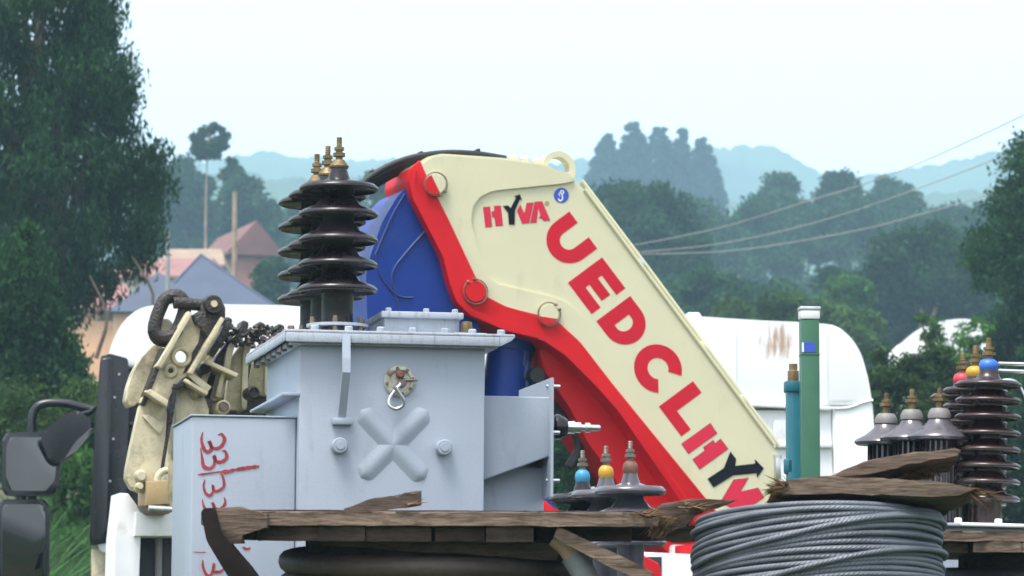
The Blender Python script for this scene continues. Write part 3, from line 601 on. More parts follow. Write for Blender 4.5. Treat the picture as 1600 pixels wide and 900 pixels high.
def white_cab_right():
    fr = Frame(1100, 32, 5)
    c = fr.p(1216, 535); hx = (fr.p(1252, 535).x - fr.p(1182, 535).x) / 2; hz = abs(fr.p(1216, 505).z - fr.p(1216, 572).z) / 2
    rust_patch_material(c.x, c.z, hx, hz)
    o = thing('truck_cab', 'white truck cab with rust stained roof behind the green post', 'truck cab', fr); P = fr.xz
    prof = [tuple(p) for p in catmull([Vector(p) for p in P([(952, 645), (953, 560), (956, 520), (965, 500), (985, 494), (1065, 493), (1180, 500), (1290, 506), (1318, 517), (1342, 546), (1356, 590), (1363, 632)])], 4)]
    bm = bmesh.new(); bm_plate(bm, prof, 0.0, 1.9, 0.12, 4); from_bm('roof', bm, 'white_rusted', o, 40)
    plate('rear_wall', P([(956, 640), (1299, 640), (1310, 960), (956, 960)], 0.03), 0.03, 1.7, 'white_paint', o, 0.02)
    plate('side_wall', rnd(P([(1300, 638), (1364, 628), (1367, 680), (1364, 960), (1311, 960)], 0.0), 0.1), 0.005, 1.8, 'white_paint', o, 0.04, 3)
    plate('gutter', P([(1140, 627), (1299, 635), (1299, 641), (1140, 633)], -0.04), -0.04, 0.1, 'white_frame', o, 0.006)
    tube('seam', catmull([fr.p(x, y, -0.005) for x, y in ((1299, 638), (1325, 637), (1345, 630), (1364, 625))], 4), 0.012, 'white_paint', o, 6)
    plate('handle_recess', rnd(P([(1208, 656), (1232, 656), (1232, 694), (1208, 694)], 0.01), 0.2), 0.0, 0.06, 'white_frame', o, 0.01)
    plate('ledge', P([(1205, 690), (1300, 692), (1300, 699), (1205, 699)], -0.02), -0.02, 0.05, 'white_frame', o, 0.006)
    for px in (1150, 1292): tube('roof_seam', [fr.p(px, 520, -0.003), fr.p(px, 630, -0.003)], 0.006, 'white_frame', o, 6)
    plate('vent', rnd(P([(1068, 500), (1072, 490), (1090, 490), (1096, 500)], 0.5), 0.2), 0.4, 0.7, 'white_paint', o, 0.02)
    q0, q1 = fr.p(958, 950, 0.1), fr.p(1364, 950, 0.1)
    box('chassis', (q0.x, 0.1, 0.45), (q1.x, 1.7, q0.z + 0.05), 'black_plastic', o, 0.05)
    for x in (q0.x + 0.2, q1.x - 0.2): lathe('wheel', [(0.1, -0.14), (0.42, -0.14), (0.48, -0.08), (0.48, 0.08), (0.42, 0.14), (0.1, 0.14)], 'rubber', o, 24, T(x, 0.9, 0.48) @ SIDE)
white_cab_right()

fr = Frame(1465, 68, 0)
o = thing('parked_van', 'distant white curved vehicle roof half hidden by shrubs', 'van', fr); P = fr.xz
prof = [tuple(p) for p in catmull([Vector(p) for p in P([(1394, 600), (1396, 550), (1410, 534), (1436, 514), (1470, 502), (1505, 498), (1530, 504), (1542, 520), (1546, 600)])], 4)]
plate('body', prof, 0, 1.8, 'white_paint', o, 0.15, 4)
q0, q1 = fr.p(1394, 598), fr.p(1546, 598)
box('lower_body', (q0.x + 0.02, 0.05, 0.25), (q1.x - 0.02, 1.75, q0.z + 0.02), 'white_frame', o, 0.05)
for x in (q0.x + 0.3, q1.x - 0.3): lathe('wheel', [(0.1, -0.1), (0.3, -0.1), (0.34, -0.05), (0.34, 0.05), (0.3, 0.1), (0.1, 0.1)], 'rubber', o, 20, T(x, 0.1, 0.34) @ FACE)

# ------------------------------------------------------------------ the loading crane
def crane():
    fr = Frame(800, 24.3, 17); o = thing('loading_crane', 'folded cream and red loading crane with blue column', 'crane', fr); P = fr.xz
    D = 0.5
    cream_red = [(700, 345), (740, 430), (755, 462), (790, 480), (868, 500), (905, 535), (955, 600), (1065, 735), (1130, 815)]
    outer = [(652, 252), (640, 264), (636, 282), (643, 312), (662, 348), (690, 402), (701, 445), (711, 472), (728, 491), (790, 518), (842, 530), (880, 555), (930, 605), (965, 645), (1062, 785), (1085, 818)]
    top = [(655, 250), (668, 245), (690, 240), (790, 247), (850, 256), (903, 282), (1215, 705), (1221, 740), (1219, 780), (1180, 818)]
    body = outer[1:] + top[::-1][:-1]
    # body: front/back cream, lower and left edges red
    bm = bmesh.new(); pts = rnd(P(body), 0.12, 2); bm_plate(bm, pts, 0, D, 0.0)
    nred = (len(outer) - 1) * 3
    bm.faces.ensure_lookup_table()
    for f in bm.faces:
        if len(f.verts) == 4:
            c = f.calc_center_median(); n = f.normal
            q = fr.i @ CP
        f.material_index = 0
    sides = [f for f in bm.faces if len(f.verts) == 4]
    for i, f in enumerate(sides):
        if i < nred: f.material_index = 1
    from_bm('boom_body', bm, ['cream', 'red'], o, 30)
    # reinforcing plate round the knuckle, cream and standing proud
    rp = [(660, 256), (672, 246), (692, 243), (790, 250), (850, 259), (893, 274), (897, 283), (880, 287), (770, 298), (748, 308), (737, 325), (735, 348), (745, 385), (764, 432), (775, 444), (800, 450), (860, 464), (885, 473), (905, 492), (925, 530), (945, 590), (962, 634), (950, 625), (900, 560), (870, 520), (800, 500), (740, 485), (712, 440), (700, 400), (655, 310), (645, 285)]
    plate('reinforcing_plate', rnd(P(rp), 0.2, 3), -0.016, 0.004, 'cream', o, 0.010, 3)
    # red band with a stepped edge
    band = [(655, 250)] + outer[1:] + cream_red[::-1] + [(665, 275)]
    plate('red_band', rnd(P(band), 0.12, 2), -0.021, 0.004, 'red', o, 0.006, 2)
    lip = [(x, y) for x, y in outer[1:]] + [(x + dx, y + dy) for (x, y), (dx, dy) in list(zip(outer[1:], [(9, 3), (9, 0), (9, -3), (9, -4), (10, -4), (10, -3), (9, -5), (6, -8), (3, -9), (4, -9), (7, -8), (8, -8), (9, -7), (9, -7), (9, -6)]))[::-1]]
    plate('edge_flange', rnd(P(lip), 0.1, 2), -0.034, -0.015, 'red', o, 0.006, 2)
    # inner red box running under the boom
    ib = plate('inner_boom', rnd(P([(842, 540), (832, 552), (838, 580), (880, 640), (905, 690), (985, 800), (1040, 880), (1110, 880), (1062, 785), (965, 645), (930, 605), (880, 556)], 0.3), 0.1, 2), 0.16, 0.6, 'red', o, 0.02)
    # pins with spring rings
    for (x, y, r, m) in ((680, 288, 16, 'cream'), (742, 456, 17, 'red'), (857, 491, 16, 'cream')):
        q = fr.p(x, y, -0.03); s = fr.s()
        pin = lathe('pin', [(r * s, -0.02), (r * s, 0.022), (r * s * 0.9, 0.03), (0, 0.03)], m, o, 28, T(q.x, -0.02, q.z) @ FACE)
        ra = {680: -0.9, 742: 2.0, 857: 0.7}[x]; ring = [Vector((q.x + (r + 1.6) * s * math.cos(t), -0.045, q.z + (r + 1.6) * s * math.sin(t))) for t in np.linspace(ra + 0.25, ra + 6.0, 40)]
        bm = bmesh.new(); bm_tube(bm, ring, 0.0042, 6)
        for e in (ring[0], ring[-1]): bm_tube(bm, [e + Vector((0, -0.012, 0)), e + Vector((0, 0.012, 0))], 0.009, 8)
        from_bm('spring_ring', bm, 'rusty_steel', pin, True)
        if m == 'cream':     # the paint line runs over the pin head
            hd = [(x + (r - 0.5) * math.cos(t), y + (r - 0.5) * math.sin(t)) for t in np.linspace(R(60), R(248), 16)] if x < 700 else [(x + (r - 0.5) * math.cos(t), y + (r - 0.5) * math.sin(t)) for t in np.linspace(R(28), R(170), 16)]
            marks('paint_edge', [P(hd, -0.05)], -0.05, 'red', pin)
    # lifting eye
    s = fr.s(); q = fr.p(877, 262, 0.0); bm = bmesh.new(); n = 40
    def ring_pts(rr, flat):
        out = []
        for k in range(n):
            t = 2 * math.pi * k / n; x, z = rr * math.cos(t), rr * math.sin(t)
            out.append((q.x + x * s, q.z + max(z, flat) * s))
        return out
    oA, iA = ring_pts(27, -24), ring_pts(18, -5)
    vs = [[bm.verts.new((a, y, b)) for a, b in ring] for ring in (oA, iA) for y in (0.05, 0.15)]
    of, ob, inf, inb = vs
    for k in range(n):
        j = (k + 1) % n
        for a, b in ((of, inf), (inf, inb), (inb, ob), (ob, of)): bm.faces.new((a[k], a[j], b[j], b[k]))
    bmesh.ops.remove_doubles(bm, verts=bm.verts, dist=0.0004); from_bm('lifting_eye', bm, 'cream', o, 40)
    # printed words
    rv, uv = Vector((0.602, 0.798)), Vector((0.803, -0.596))
    def grow(pts, k):
        A = sum(pts[i - 1][0] * pts[i][1] - pts[i][0] * pts[i - 1][1] for i in range(len(pts))); sg = 1 if A > 0 else -1; out = []
        for i in range(len(pts)):
            a, b, c = Vector(pts[i - 1]), Vector(pts[i]), Vector(pts[(i + 1) % len(pts)])
            d1, d2 = (b - a).normalized(), (c - b).normalized(); n1, n2 = Vector((d1.y, -d1.x)) * sg, Vector((d2.y, -d2.x)) * sg
            m_ = n1 + n2; m_ = m_ / max(0.5, m_.length_squared / 2) if m_.length > 0.1 else n1
            out.append(tuple(b + m_ * k))
        return out
    def glyph(base, pts, k=1.3): return P(grow([tuple(Vector(base) + rv * a + uv * b) for a, b in pts], k) if k else [tuple(Vector(base) + rv * a + uv * b) for a, b in pts])
    st = 19
    def arc(cx, cy, r, a0, a1, n=16, ry=None): return [(cx + r * math.cos(R(a0 + (a1 - a0) * k / n)), cy + (ry or r) * math.sin(R(a0 + (a1 - a0) * k / n))) for k in range(n + 1)]
    U = [(0, 60)] + arc(35, 34, 35, 180, 360, 20, 34) + [(70, 60), (50.5, 60)] + arc(35, 33, 15.5, 0, -180, 16, 15) + [(19.5, 60)]
    E = [(0, 0), (59, 0), (59, 15), (20, 15), (20, 25), (52, 25), (52, 39), (20, 39), (20, 49), (58, 49), (58, 64), (0, 64)]
    Dl = [(0, 0), (28, 0)] + arc(28, 32, 32, -90, 90, 18) + [(0, 64), (0, 32), (20, 32), (20, 49), (28, 49)] + arc(28, 32, 17, 90, -90, 14) + [(20, 15), (20, 32), (0, 32)]
    Dl = [(-1, 32), (-1, -1), (27, -1)] + arc(27, 32, 35, -88, 88, 18, 33) + [(27, 65), (-1, 65), (-1, 32.05), (21, 32.05), (21, 46)] + arc(27, 32, 13, 90, -90, 14, 14) + [(21, 18), (21, 32)]
    Cl = arc(0, 0, 38, 40, 320, 26, 35) + arc(0, 0, 18.5, 318, 42, 22, 17)
    Ll = [(0, 0), (56, 0), (56, 16), (20, 16), (20, 64), (0, 64)]
    marks_each('letter', [glyph((841, 368), U), glyph((889, 442), E), glyph((933, 502), Dl, 0), glyph((1028, 576), Cl), glyph((1031, 635.5), Ll)], 0, 'decal_red', o)
    Z8 = lambda pts: [(720 + a * 0.13333, 260 + b * 0.13333) for a, b in pts]
    Z7 = lambda pts: [(800 + a * 0.2888, 640 + b * 0.2888) for a, b in pts]
    reds = [[(265, 482), (338, 476), (363, 704), (291, 711)], [(393, 468), (465, 464), (489, 690), (412, 696), (399, 602), (372, 592), (364, 532), (396, 525)],
            [(662, 520), (697, 455), (745, 556), (776, 432), (848, 428), (797, 660), (722, 668)], [(817, 660), (868, 420), (950, 413), (1043, 632), (974, 636), (958, 609), (921, 607), (936, 566), (908, 482), (884, 655)]]
    blk = [[(490, 464), (553, 459), (582, 489), (646, 366), (617, 352), (690, 327), (716, 400), (690, 388), (634, 515), (629, 682), (562, 684), (552, 545)]]
    reds2 = [[(1072, 76), (1107, 128), (955, 237), (919, 186)], [(1128, 161), (1167, 212), (1015, 321), (979, 270), (1046, 222), (1036, 205), (1088, 168), (1098, 186)], [(1130, 500), (1200, 381), (1277, 371), (1234, 446), (1330, 425), (1362, 474), (1240, 560)]]
    blk2 = [[(1180, 226), (1212, 268), (1206, 304), (1314, 292), (1313, 268), (1362, 318), (1325, 368), (1322, 344), (1196, 356), (1090, 421), (1056, 375), (1145, 316)]]
    marks_each('logo_outline', [P(Z8(grow(p, 5))) for p in reds] + [P(Z7(grow(p, 3))) for p in reds2], 0, 'decal_dark', o, 0.0015)
    marks_each('logo_letter', [P(Z8(p)) for p in reds] + [P(Z7(p)) for p in reds2], 0, 'logo_red', o, 0.003)
    marks_each('logo_arrow', [P(Z8(p)) for p in blk] + [P(Z7(p)) for p in blk2], 0, 'decal_black', o, 0.004)
    def ringstrip(cx, cy, r0, r1, n=20): return [[(cx + r_ * math.cos(t), cy + r_ * math.sin(t)) for r_, t in ((r0, a), (r1, a), (r1, b), (r0, b))] for a, b in ((2 * math.pi * k / n, 2 * math.pi * (k + 1) / n) for k in range(n))]
    marks('trade_mark', [P(Z8(p)) for p in ringstrip(1008, 435, 16, 27)] + [P(Z8([(1000, 448), (1000, 424), (1018, 426), (1014, 448)]))], 0, 'olive', o, 0.002)
    marks('round_sticker', [P(Z8(circ(1177, 340, 89)))], 0, 'decal_blue', o, 0.002)
    marks('hook_symbol', [P(Z8(p)) for p in ringstrip(1185, 302, 12, 26)] + [P(Z8(p)) for p in ribbon([(1178, 326), (1188, 350), (1190, 380), (1170, 402), (1148, 392), (1144, 372)], 17)] + [P(Z8(p)) for p in ribbon([(1152, 305), (1150, 330), (1160, 352)], 10)], 0, 'decal_white', o, 0.0035)
    # hydraulic line along the upper edge, clamps, end bracket
    off = Vector((5, -3))
    tube('hydraulic_pipe', [fr.p(x + off.x, y + off.y, 0.12) for x, y in ((904, 286), (1000, 413), (1100, 548), (1212, 700))], 0.015, 'cream', o, 10)
    tube('hydraulic_pipe', [fr.p(x + 2, y - 2, -0.004) for x, y in ((912, 298), (1000, 417), (1100, 551), (1208, 697))], 0.012, 'cream', o, 8)
    for (x, y) in ((1002, 412), (1098, 542), (1160, 625)):
        q = fr.p(x, y, 0.06); box('pipe_clamp', (q.x - 0.025, 0.05, q.z - 0.012), (q.x + 0.035, 0.17, q.z + 0.018), 'steel' if x == 1002 else 'cream', o, 0.008, rot=Matrix.Rotation(R(53), 3, 'Y'))
    q0, q1 = fr.p(1211, 716, -0.02), fr.p(1217, 748, -0.02)
    box('end_bracket', (q0.x, -0.03, q1.z), (q1.x + 0.01, 0.1, q0.z), 'steel', o, 0.008)
    lathe('bracket_nut', [(0.035, 0), (0.035, 0.02), (0.02, 0.025)], 'steel', o, 6, T(q0.x + 0.02, 0.02, q0.z))
    # hoses over the knuckle
    for k, (dy, d, r) in enumerate(((0, 0.05, 0.020), (7, 0.12, 0.020), (13, 0.18, 0.019), (19, 0.24, 0.018))):
        tube('hose', catmull([fr.p(x, y + dy * (1 - f), d) for x, y, f in ((535, 325, 0), (560, 293, 0), (585, 272, 0), (620, 254, 0.1), (655, 244, 0.5), (700, 239, 0.8), (745, 241, 1), (790, 248, 1))], 5), r, 'rubber', o, 10)
    hf = tube('hose_fitting', [fr.p(788, 248, 0.08), fr.p(815, 251, 0.08), fr.p(852, 257, 0.08)], [0.02, 0.024, 0.018], 'steel', o, 10)
    for (x, y) in ((800, 249), (818, 252), (838, 255)): q = fr.p(x, y, 0.08); lathe('fitting_nut', [(0.03, -0.02), (0.03, 0.02)], 'cream', o, 6, T(q.x, 0.08, q.z) @ SIDE, 20)
    for (x, y) in ((579, 272), (655, 243), (744, 239)): q = fr.p(x, y, 0.1); box('hose_clip', (q.x - 0.010, 0.04, q.z - 0.02), (q.x + 0.010, 0.12, q.z + 0.02), 'rubber', o, 0.006)
    # blue column
    colo = [(640, 292), (632, 296), (620, 308), (598, 345), (580, 395), (572, 425), (574, 520), (578, 640), (600, 900), (735, 900), (750, 640), (750, 520), (742, 484), (730, 470), (700, 380), (660, 300)]
    bc = plate('column', rnd(P(colo, 0.06), 0.15, 3), 0.06, 0.62, 'blue', o, 0.02, 3)
    for pts in (((632, 303), (614, 334), (597, 372), (586, 398)), ((668, 357), (640, 388), (617, 417), (612, 436), (617, 458), (622, 480), (624, 500)), ((586, 398), (592, 425), (604, 446), (620, 461), (632, 465), (645, 465))):
        tube('weld_seam', catmull([fr.p(x, y, 0.06) for x, y in pts], 5), 0.011, 'blue_weld', o, 8, flat=0.6)
    # lift cylinder
    a, b = fr.p(770, 640, -0.02), fr.p(795, 532, 0.1)
    ax = (fr.p(798, 520, 0.3) - fr.p(780, 660, 0.3)); mt = T(*fr.p(780, 680, 0.3)) @ ax.to_track_quat('Z', 'Y').to_matrix().to_4x4(); Ln = ax.length
    lathe('lift_cylinder', [(0.12, -1.0), (0.135, 0), (0.135, Ln * 0.93), (0.145, Ln * 0.94), (0.145, Ln * 1.06), (0.12, Ln * 1.1), (0.0, Ln * 1.1)], 'blue', o, 28, mt)
    bm = bmesh.new()
    for (x, y, r) in ((818, 558, 9), (822, 578, 8), (824, 596, 7)):
        q = fr.p(x, y, 0.2); bm_tube(bm, [q + Vector((0, 0, -0.05)), q + Vector((0.005, 0, 0.05))], r * s * 0.8, 8)
    bm_tube(bm, catmull([fr.p(x, y, 0.2) for x, y in ((816, 540), (821, 570), (826, 600), (822, 620))], 4), 0.02, 8); from_bm('valve_block', bm, 'blue_weld', o)
    q = fr.p(832, 588, 0.2); lathe('pivot', [(0.0, -0.1), (0.045, -0.1), (0.05, -0.08), (0.05, 0.08), (0.045, 0.1), (0, 0.1)], 'rubber', o, 16, T(q.x, 0.2, q.z) @ FACE)
    # dark linkage under the boom, lower frame pieces
    plate('linkage', P([(868, 650), (880, 648), (925, 700), (930, 760), (915, 760), (905, 715)], 0.5), 0.5, 0.6, 'cab_rear', o, 0.01)
    tube('lower_hose', catmull([fr.p(x, y, 0.3) for x, y in ((840, 600), (868, 640), (895, 668), (905, 700), (890, 730))], 5), 0.03, 'rubber', o, 10)
    plate('base_frame', P([(1000, 862), (1084, 866), (1084, 1100), (1000, 1100)], -0.3), -0.3, 0.1, 'white_frame', o, 0.02)
    plate('frame_slot', P([(1006, 870), (1034, 870), (1034, 940), (1006, 940)], -0.305), -0.308, -0.29, 'cab_rear', o, 0.004)
    plate('side_flag', P([(1081, 850), (1096, 850), (1100, 960), (1081, 960)], -0.2), -0.2, 0.1, 'red', o, 0.01)
    plate('blue_post', P([(850, 762), (858, 760), (872, 800), (880, 980), (850, 980)], -0.25), -0.25, -0.1, 'blue', o, 0.01)
    plate('red_bar', P([(846, 800), (852, 782), (872, 800), (1030, 880), (1050, 960), (1000, 960)], -0.5), -0.5, -0.4, 'red', o, 0.01)
    q0, q1 = fr.p(560, 1000), fr.p(1230, 1000)
    box('truck_bed', (q0.x, -0.5, 0.75), (q1.x, 1.2, 1.0), 'cab_rear', o, 0.03)
    for x in (q0.x + 0.5, q0.x + 1.4, q1.x - 0.5): lathe('wheel', [(0.1, -0.14), (0.42, -0.14), (0.48, -0.08), (0.48, 0.08), (0.42, 0.14), (0.1, 0.14)], 'rubber', o, 24, T(x, -0.2, 0.48) @ FACE)
    box('column_foot', (fr.p(600, 900).x, 0.0, 0.95), (fr.p(760, 900).x, 0.7, fr.p(680, 880).z), 'blue', o, 0.03)
    box('boom_rest', (fr.p(1060, 900).x, 0.1, 0.95), (fr.p(1120, 900).x, 0.6, fr.p(1090, 850).z), 'white_frame', o, 0.02)
crane()

# ------------------------------------------------------------------ greasy cream crane arm at the left
def old_arm():
    fr = Frame(300, 20.5, 14); o = thing('folded_arm', 'greasy cream folding crane arm with chain link, beside cab', 'crane arm', fr); P = fr.xz
    s = fr.s()
    Z = lambda pts: [(180 + a * 0.2222, 440 + b * 0.2222) for a, b in pts]          # survey sheet of the arm's head
    # upper link: web plate with a through hole (ring of quads round the hole)
    link_out = Z([(525, 215), (600, 300), (745, 270), (640, 480), (545, 640), (440, 700), (360, 878), (205, 770), (335, 560), (440, 380)])
    hole_c = (180 + 463 * 0.2222, 440 + 528 * 0.2222)
    bm = bmesh.new(); out = P(link_out); hc = fr.p(*hole_c); n = 40
    ob = []
    for k in range(n):
        t = 2 * math.pi * k / n; best = None; dx, dz = math.cos(t), math.sin(t)
        for i in range(len(out)):
            (x1, z1), (x2, z2) = out[i - 1], out[i]; den = dx * (z2 - z1) - dz * (x2 - x1)
            if abs(den) < 1e-9: continue
            u = ((x1 - hc.x) * (z2 - z1) - (z1 - hc.z) * (x2 - x1)) / den; v = ((x1 - hc.x) * dz - (z1 - hc.z) * dx) / den
            if u > 0 and -1e-6 <= v <= 1 + 1e-6 and (best is None or u < best): best = u
        ob.append((hc.x + dx * best, hc.z + dz * best))
    ib = circ(hc.x, hc.z, 10 * s, n); rings = [[bm.verts.new((a, y, b)) for a, b in q] for q in (ob, ib) for y in (0, 0.05)]
    for k in range(n):
        j = (k + 1) % n
        for a, b in ((rings[0], rings[2]), (rings[2], rings[3]), (rings[3], rings[1]), (rings[1], rings[0])): bm.faces.new((a[k], a[j], b[j], b[k]))
    up = from_bm('upper_link', bm, 'old_cream', o, 30)
    def strip(name, a, b, wpx, d0, d1, m='old_cream', par=None, z=Z):
        (x1, y1), (x2, y2) = z([a, b]); v = Vector((x2 - x1, y2 - y1)).normalized(); nn = Vector((-v.y, v.x)) * wpx / 2
        return plate(name, P([(x1 + nn.x, y1 + nn.y), (x2 + nn.x, y2 + nn.y), (x2 - nn.x, y2 - nn.y), (x1 - nn.x, y1 - nn.y)], d0), d0, d1, m, par or o, 0.004)
    strip('side_flange', (530, 215), (310, 600), 7.5, -0.09, 0.04, par=up); strip('side_flange', (760, 255), (530, 645), 6.5, -0.09, 0.04, par=up)
    q = hc; 
    bm = bmesh.new(); bm_tube(bm, [Vector((a, -0.005, b)) for a, b in circ(q.x, q.z, 12.5 * s, 28)], 0.012, 8, closed=True); from_bm('bushing_ring', bm, 'old_cream', up, True)
    q = fr.p(180 + 388 * 0.2222, 440 + 628 * 0.2222)
    bm = bmesh.new(); bm_tube(bm, [Vector((a, -0.005, b)) for a, b in circ(q.x, q.z, 7.5 * s, 24)], 0.013, 8, closed=True); from_bm('bushing_ring', bm, 'old_cream', up, True)
    lathe('bolt_hole', [(0, 0.003), (5.5 * s, 0.003), (5.5 * s, -0.01), (0, -0.012)], 'greasy', up, 16, T(q.x, 0, q.z) @ FACE)
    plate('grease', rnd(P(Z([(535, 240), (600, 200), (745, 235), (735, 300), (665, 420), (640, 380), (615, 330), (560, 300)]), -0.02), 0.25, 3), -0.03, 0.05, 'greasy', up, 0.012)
    marks('edge_shade_stain', [P(Z([(600, 330), (650, 400), (565, 560), (505, 640), (475, 650), (515, 545), (585, 425)]))], 0, 'greasy', up, 0.002)  # edge shading painted on the web for contrast, in the grease colour
    plate('cross_rib', P(Z([(205, 775), (250, 755), (375, 835), (365, 880)]), -0.1), -0.1, 0.0, 'old_cream', up, 0.006)
    # lower link with pin
    lo = [(224, 614), (262, 634), (258, 690), (252, 735), (238, 760), (222, 770), (206, 764), (197, 748), (199, 728), (210, 675)]
    lw = plate('lower_link', rnd(P(lo, 0.01), 0.2, 3), 0.01, 0.10, 'old_cream', o, 0.012, 3)
    plate('patch_plate', rnd(P([(222, 650), (232, 647), (256, 664), (250, 680)], 0.0), 0.1), -0.004, 0.02, 'old_cream', lw, 0.004)
    for (x, y, r) in ((219, 744, 9), (217, 760, 6)): q = fr.p(x, y); lathe('pin', [(r * s, -0.01), (r * s, 0.03), (r * s * 0.7, 0.045), (0, 0.045)], 'old_cream', lw, 18, T(q.x, 0.0, q.z) @ FACE)
    tube('grease_pipe', catmull([fr.p(x, y, -0.02) for x, y in ((245, 752), (248, 742), (256, 736), (262, 735))], 4), 0.018, 'old_cream', lw, 8)
    plate('foot_block', P([(228, 752), (264, 750), (264, 788), (228, 790)], -0.05), -0.05, 0.2, 'ochre', o, 0.01)
    plate('foot_shoe', rnd(P([(222, 788), (266, 786), (266, 803), (232, 803)], -0.02), 0.15), -0.02, 0.2, 'rusty_steel', o, 0.01)
    tube('piston_rod', [fr.p(232, 794, -0.08), fr.p(268, 796, -0.08)], 0.016, 'steel', o, 10)
    # curved tip link left of the web
    tip = Z([(285, 430), (345, 470), (290, 570), (230, 680), (190, 800), (150, 870), (105, 880), (80, 835), (95, 740), (130, 640), (185, 540)])
    plate('curved_link', rnd(P(tip, 0.12), 0.2, 3), 0.12, 0.26, 'old_cream', o, 0.02, 3)
    strip('shadow_gap', (350, 470), (195, 870), 7, -0.01, 0.2, 'greasy'); strip('shadow_gap', (530, 680), (410, 760), 8, -0.02, 0.1, 'greasy'); strip('shadow_gap', (428, 720), (385, 1000), 7, -0.02, 0.1, 'greasy'); strip('shadow_gap', (385, 1000), (330, 1330), 5, -0.01, 0.1, 'greasy')  # solid dark strips painted in as the shade between the links
    # chain link, shackle and eye
    cl = [fr.p(180 + a * 0.2222, 440 + b * 0.2222, 0.05) for a, b in ((400, 100), (450, 105), (485, 150), (485, 210), (455, 300), (420, 370), (370, 415), (300, 400), (275, 340), (290, 260), (320, 180), (350, 125))]
    lp = catmull(cl + cl[:1], 4)[:-1]; tube('chain_link', lp, 0.034, 'greasy', o, 10, closed=True)
    tube('shackle_bar', catmull([fr.p(180 + a * 0.2222, 440 + b * 0.2222, 0.02) for a, b in ((410, 150), (470, 148), (540, 160), (620, 165), (680, 160))], 4), 0.03, 'greasy', o, 10)
    q = fr.p(180 + 680 * 0.2222, 440 + 165 * 0.2222); lathe('shackle_eye', [(13 * s, -0.06), (15 * s, -0.03), (15 * s, 0.03), (13 * s, 0.06), (0, 0.06)], 'greasy', o, 24, T(q.x, 0.0, q.z) @ FACE)
    lathe('shackle_pin', [(5 * s, 0.05), (5 * s, 0.07), (0, 0.07)], 'old_cream', o, 16, T(q.x, 0.0, q.z) @ FACE)
    lathe('bearing', [(0.0, 0.02), (10 * s, 0.02), (13 * s, 0.0), (13 * s, -0.1), (0, -0.1)], 'old_cream', o, 20, T(*fr.p(180 + 350 * 0.2222, 440 + 320 * 0.2222, 0.1)) @ FACE)
    tube('shackle_bow', catmull([fr.p(180 + a * 0.2222, 440 + b * 0.2222, 0.0) for a, b in ((265, 335), (290, 375), (350, 390), (410, 375), (440, 330))], 4), 0.032, 'greasy', o, 10)
    bm = bmesh.new(); q = fr.p(180 + 690 * 0.2222, 440 + 230 * 0.2222); bm_box(bm, (q.x - 0.07, -0.03, q.z - 0.06), (q.x + 0.06, 0.08, q.z + 0.06), 0.03, 3); from_bm('shackle_block', bm, 'greasy', o)
    # stacked extension sections to the right
    secs = [((790, 250), (640, 560), (560, 900)), ((905, 275), (790, 470), (720, 820)), ((1020, 285), (900, 470), (890, 900)), ((1155, 300), (1060, 470), (1050, 800))]
    for k, (a, b, c) in enumerate(secs):
        d = 0.1 + 0.1 * k
        pp = Z([a, (a[0] + 26, a[1] + 24), (b[0] + 40, b[1] + 10), (c[0] + 36, c[1]), c, b])
        sc = plate('section_edge', rnd(P(pp, d), 0.15, 3), d, d + 0.16, 'old_cream', o, 0.008)
        wb = Z([(a[0] - 60, a[1] + 70), (a[0] + 10, a[1] + 30), (b[0] + 30, b[1]), (c[0] + 25, c[1]), (c[0] - 120, c[1]), (b[0] - 80, b[1] + 60)])
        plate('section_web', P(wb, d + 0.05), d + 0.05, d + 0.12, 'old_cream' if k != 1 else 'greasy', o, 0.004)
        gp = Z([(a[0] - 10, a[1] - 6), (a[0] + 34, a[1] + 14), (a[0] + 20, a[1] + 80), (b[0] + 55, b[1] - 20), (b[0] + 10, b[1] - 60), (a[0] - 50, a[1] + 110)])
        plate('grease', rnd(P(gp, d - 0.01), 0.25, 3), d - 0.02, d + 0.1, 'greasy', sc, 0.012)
    plate('gap_shade_plate', P([(300, 560), (440, 560), (440, 660), (262, 660), (262, 640)], 0.5), 0.5, 0.6, 'greasy', o, 0.01)  # dark sheet behind the sections, standing in for shade in the gaps
    plate('rear_section', P([(262, 620), (330, 600), (420, 600), (420, 800), (262, 800)], 0.62), 0.62, 0.9, 'old_cream', o, 0.01)
    strip('brace', (640, 560), (860, 660), 6.5, -0.02, 0.2); strip('brace', (490, 690), (650, 790), 5.5, -0.06, 0.2)
    plate('brace_plate', P(Z([(510, 660), (560, 650), (680, 740), (645, 785)]), -0.03), -0.03, 0.2, 'old_cream', o, 0.006)
    plate('mid_link', rnd(P(Z([(455, 690), (620, 790), (660, 900), (640, 1250), (420, 1250), (425, 900)]), 0.06), 0.1), 0.06, 0.2, 'old_cream', o, 0.01)
    strip('pin_post', (770, 620), (720, 810), 7, 0.04, 0.2)
    for (x, y, r, m2) in ((757, 885, 11, 'old_cream'), (630, 610, 8, 'greasy'), (970, 780, 10, 'greasy'), (560, 790, 8, 'old_cream')):
        q = fr.p(180 + x * 0.2222, 440 + y * 0.2222, 0.04); pn = lathe('pin_head', [(r * s, -0.12), (r * s, 0.01), (r * 0.75 * s, 0.02), (r * 0.7 * s, 0.005), (0, 0.005)], m2, o, 20, T(q.x, 0.04, q.z) @ FACE)
        if r == 11: lathe('nut', [(0.02, 0), (0.02, 0.03), (0, 0.03)], 'rusty_steel', pn, 6, T(q.x, 0.04, q.z) @ FACE)
    rs = random.Random(2)
    bm = bmesh.new()
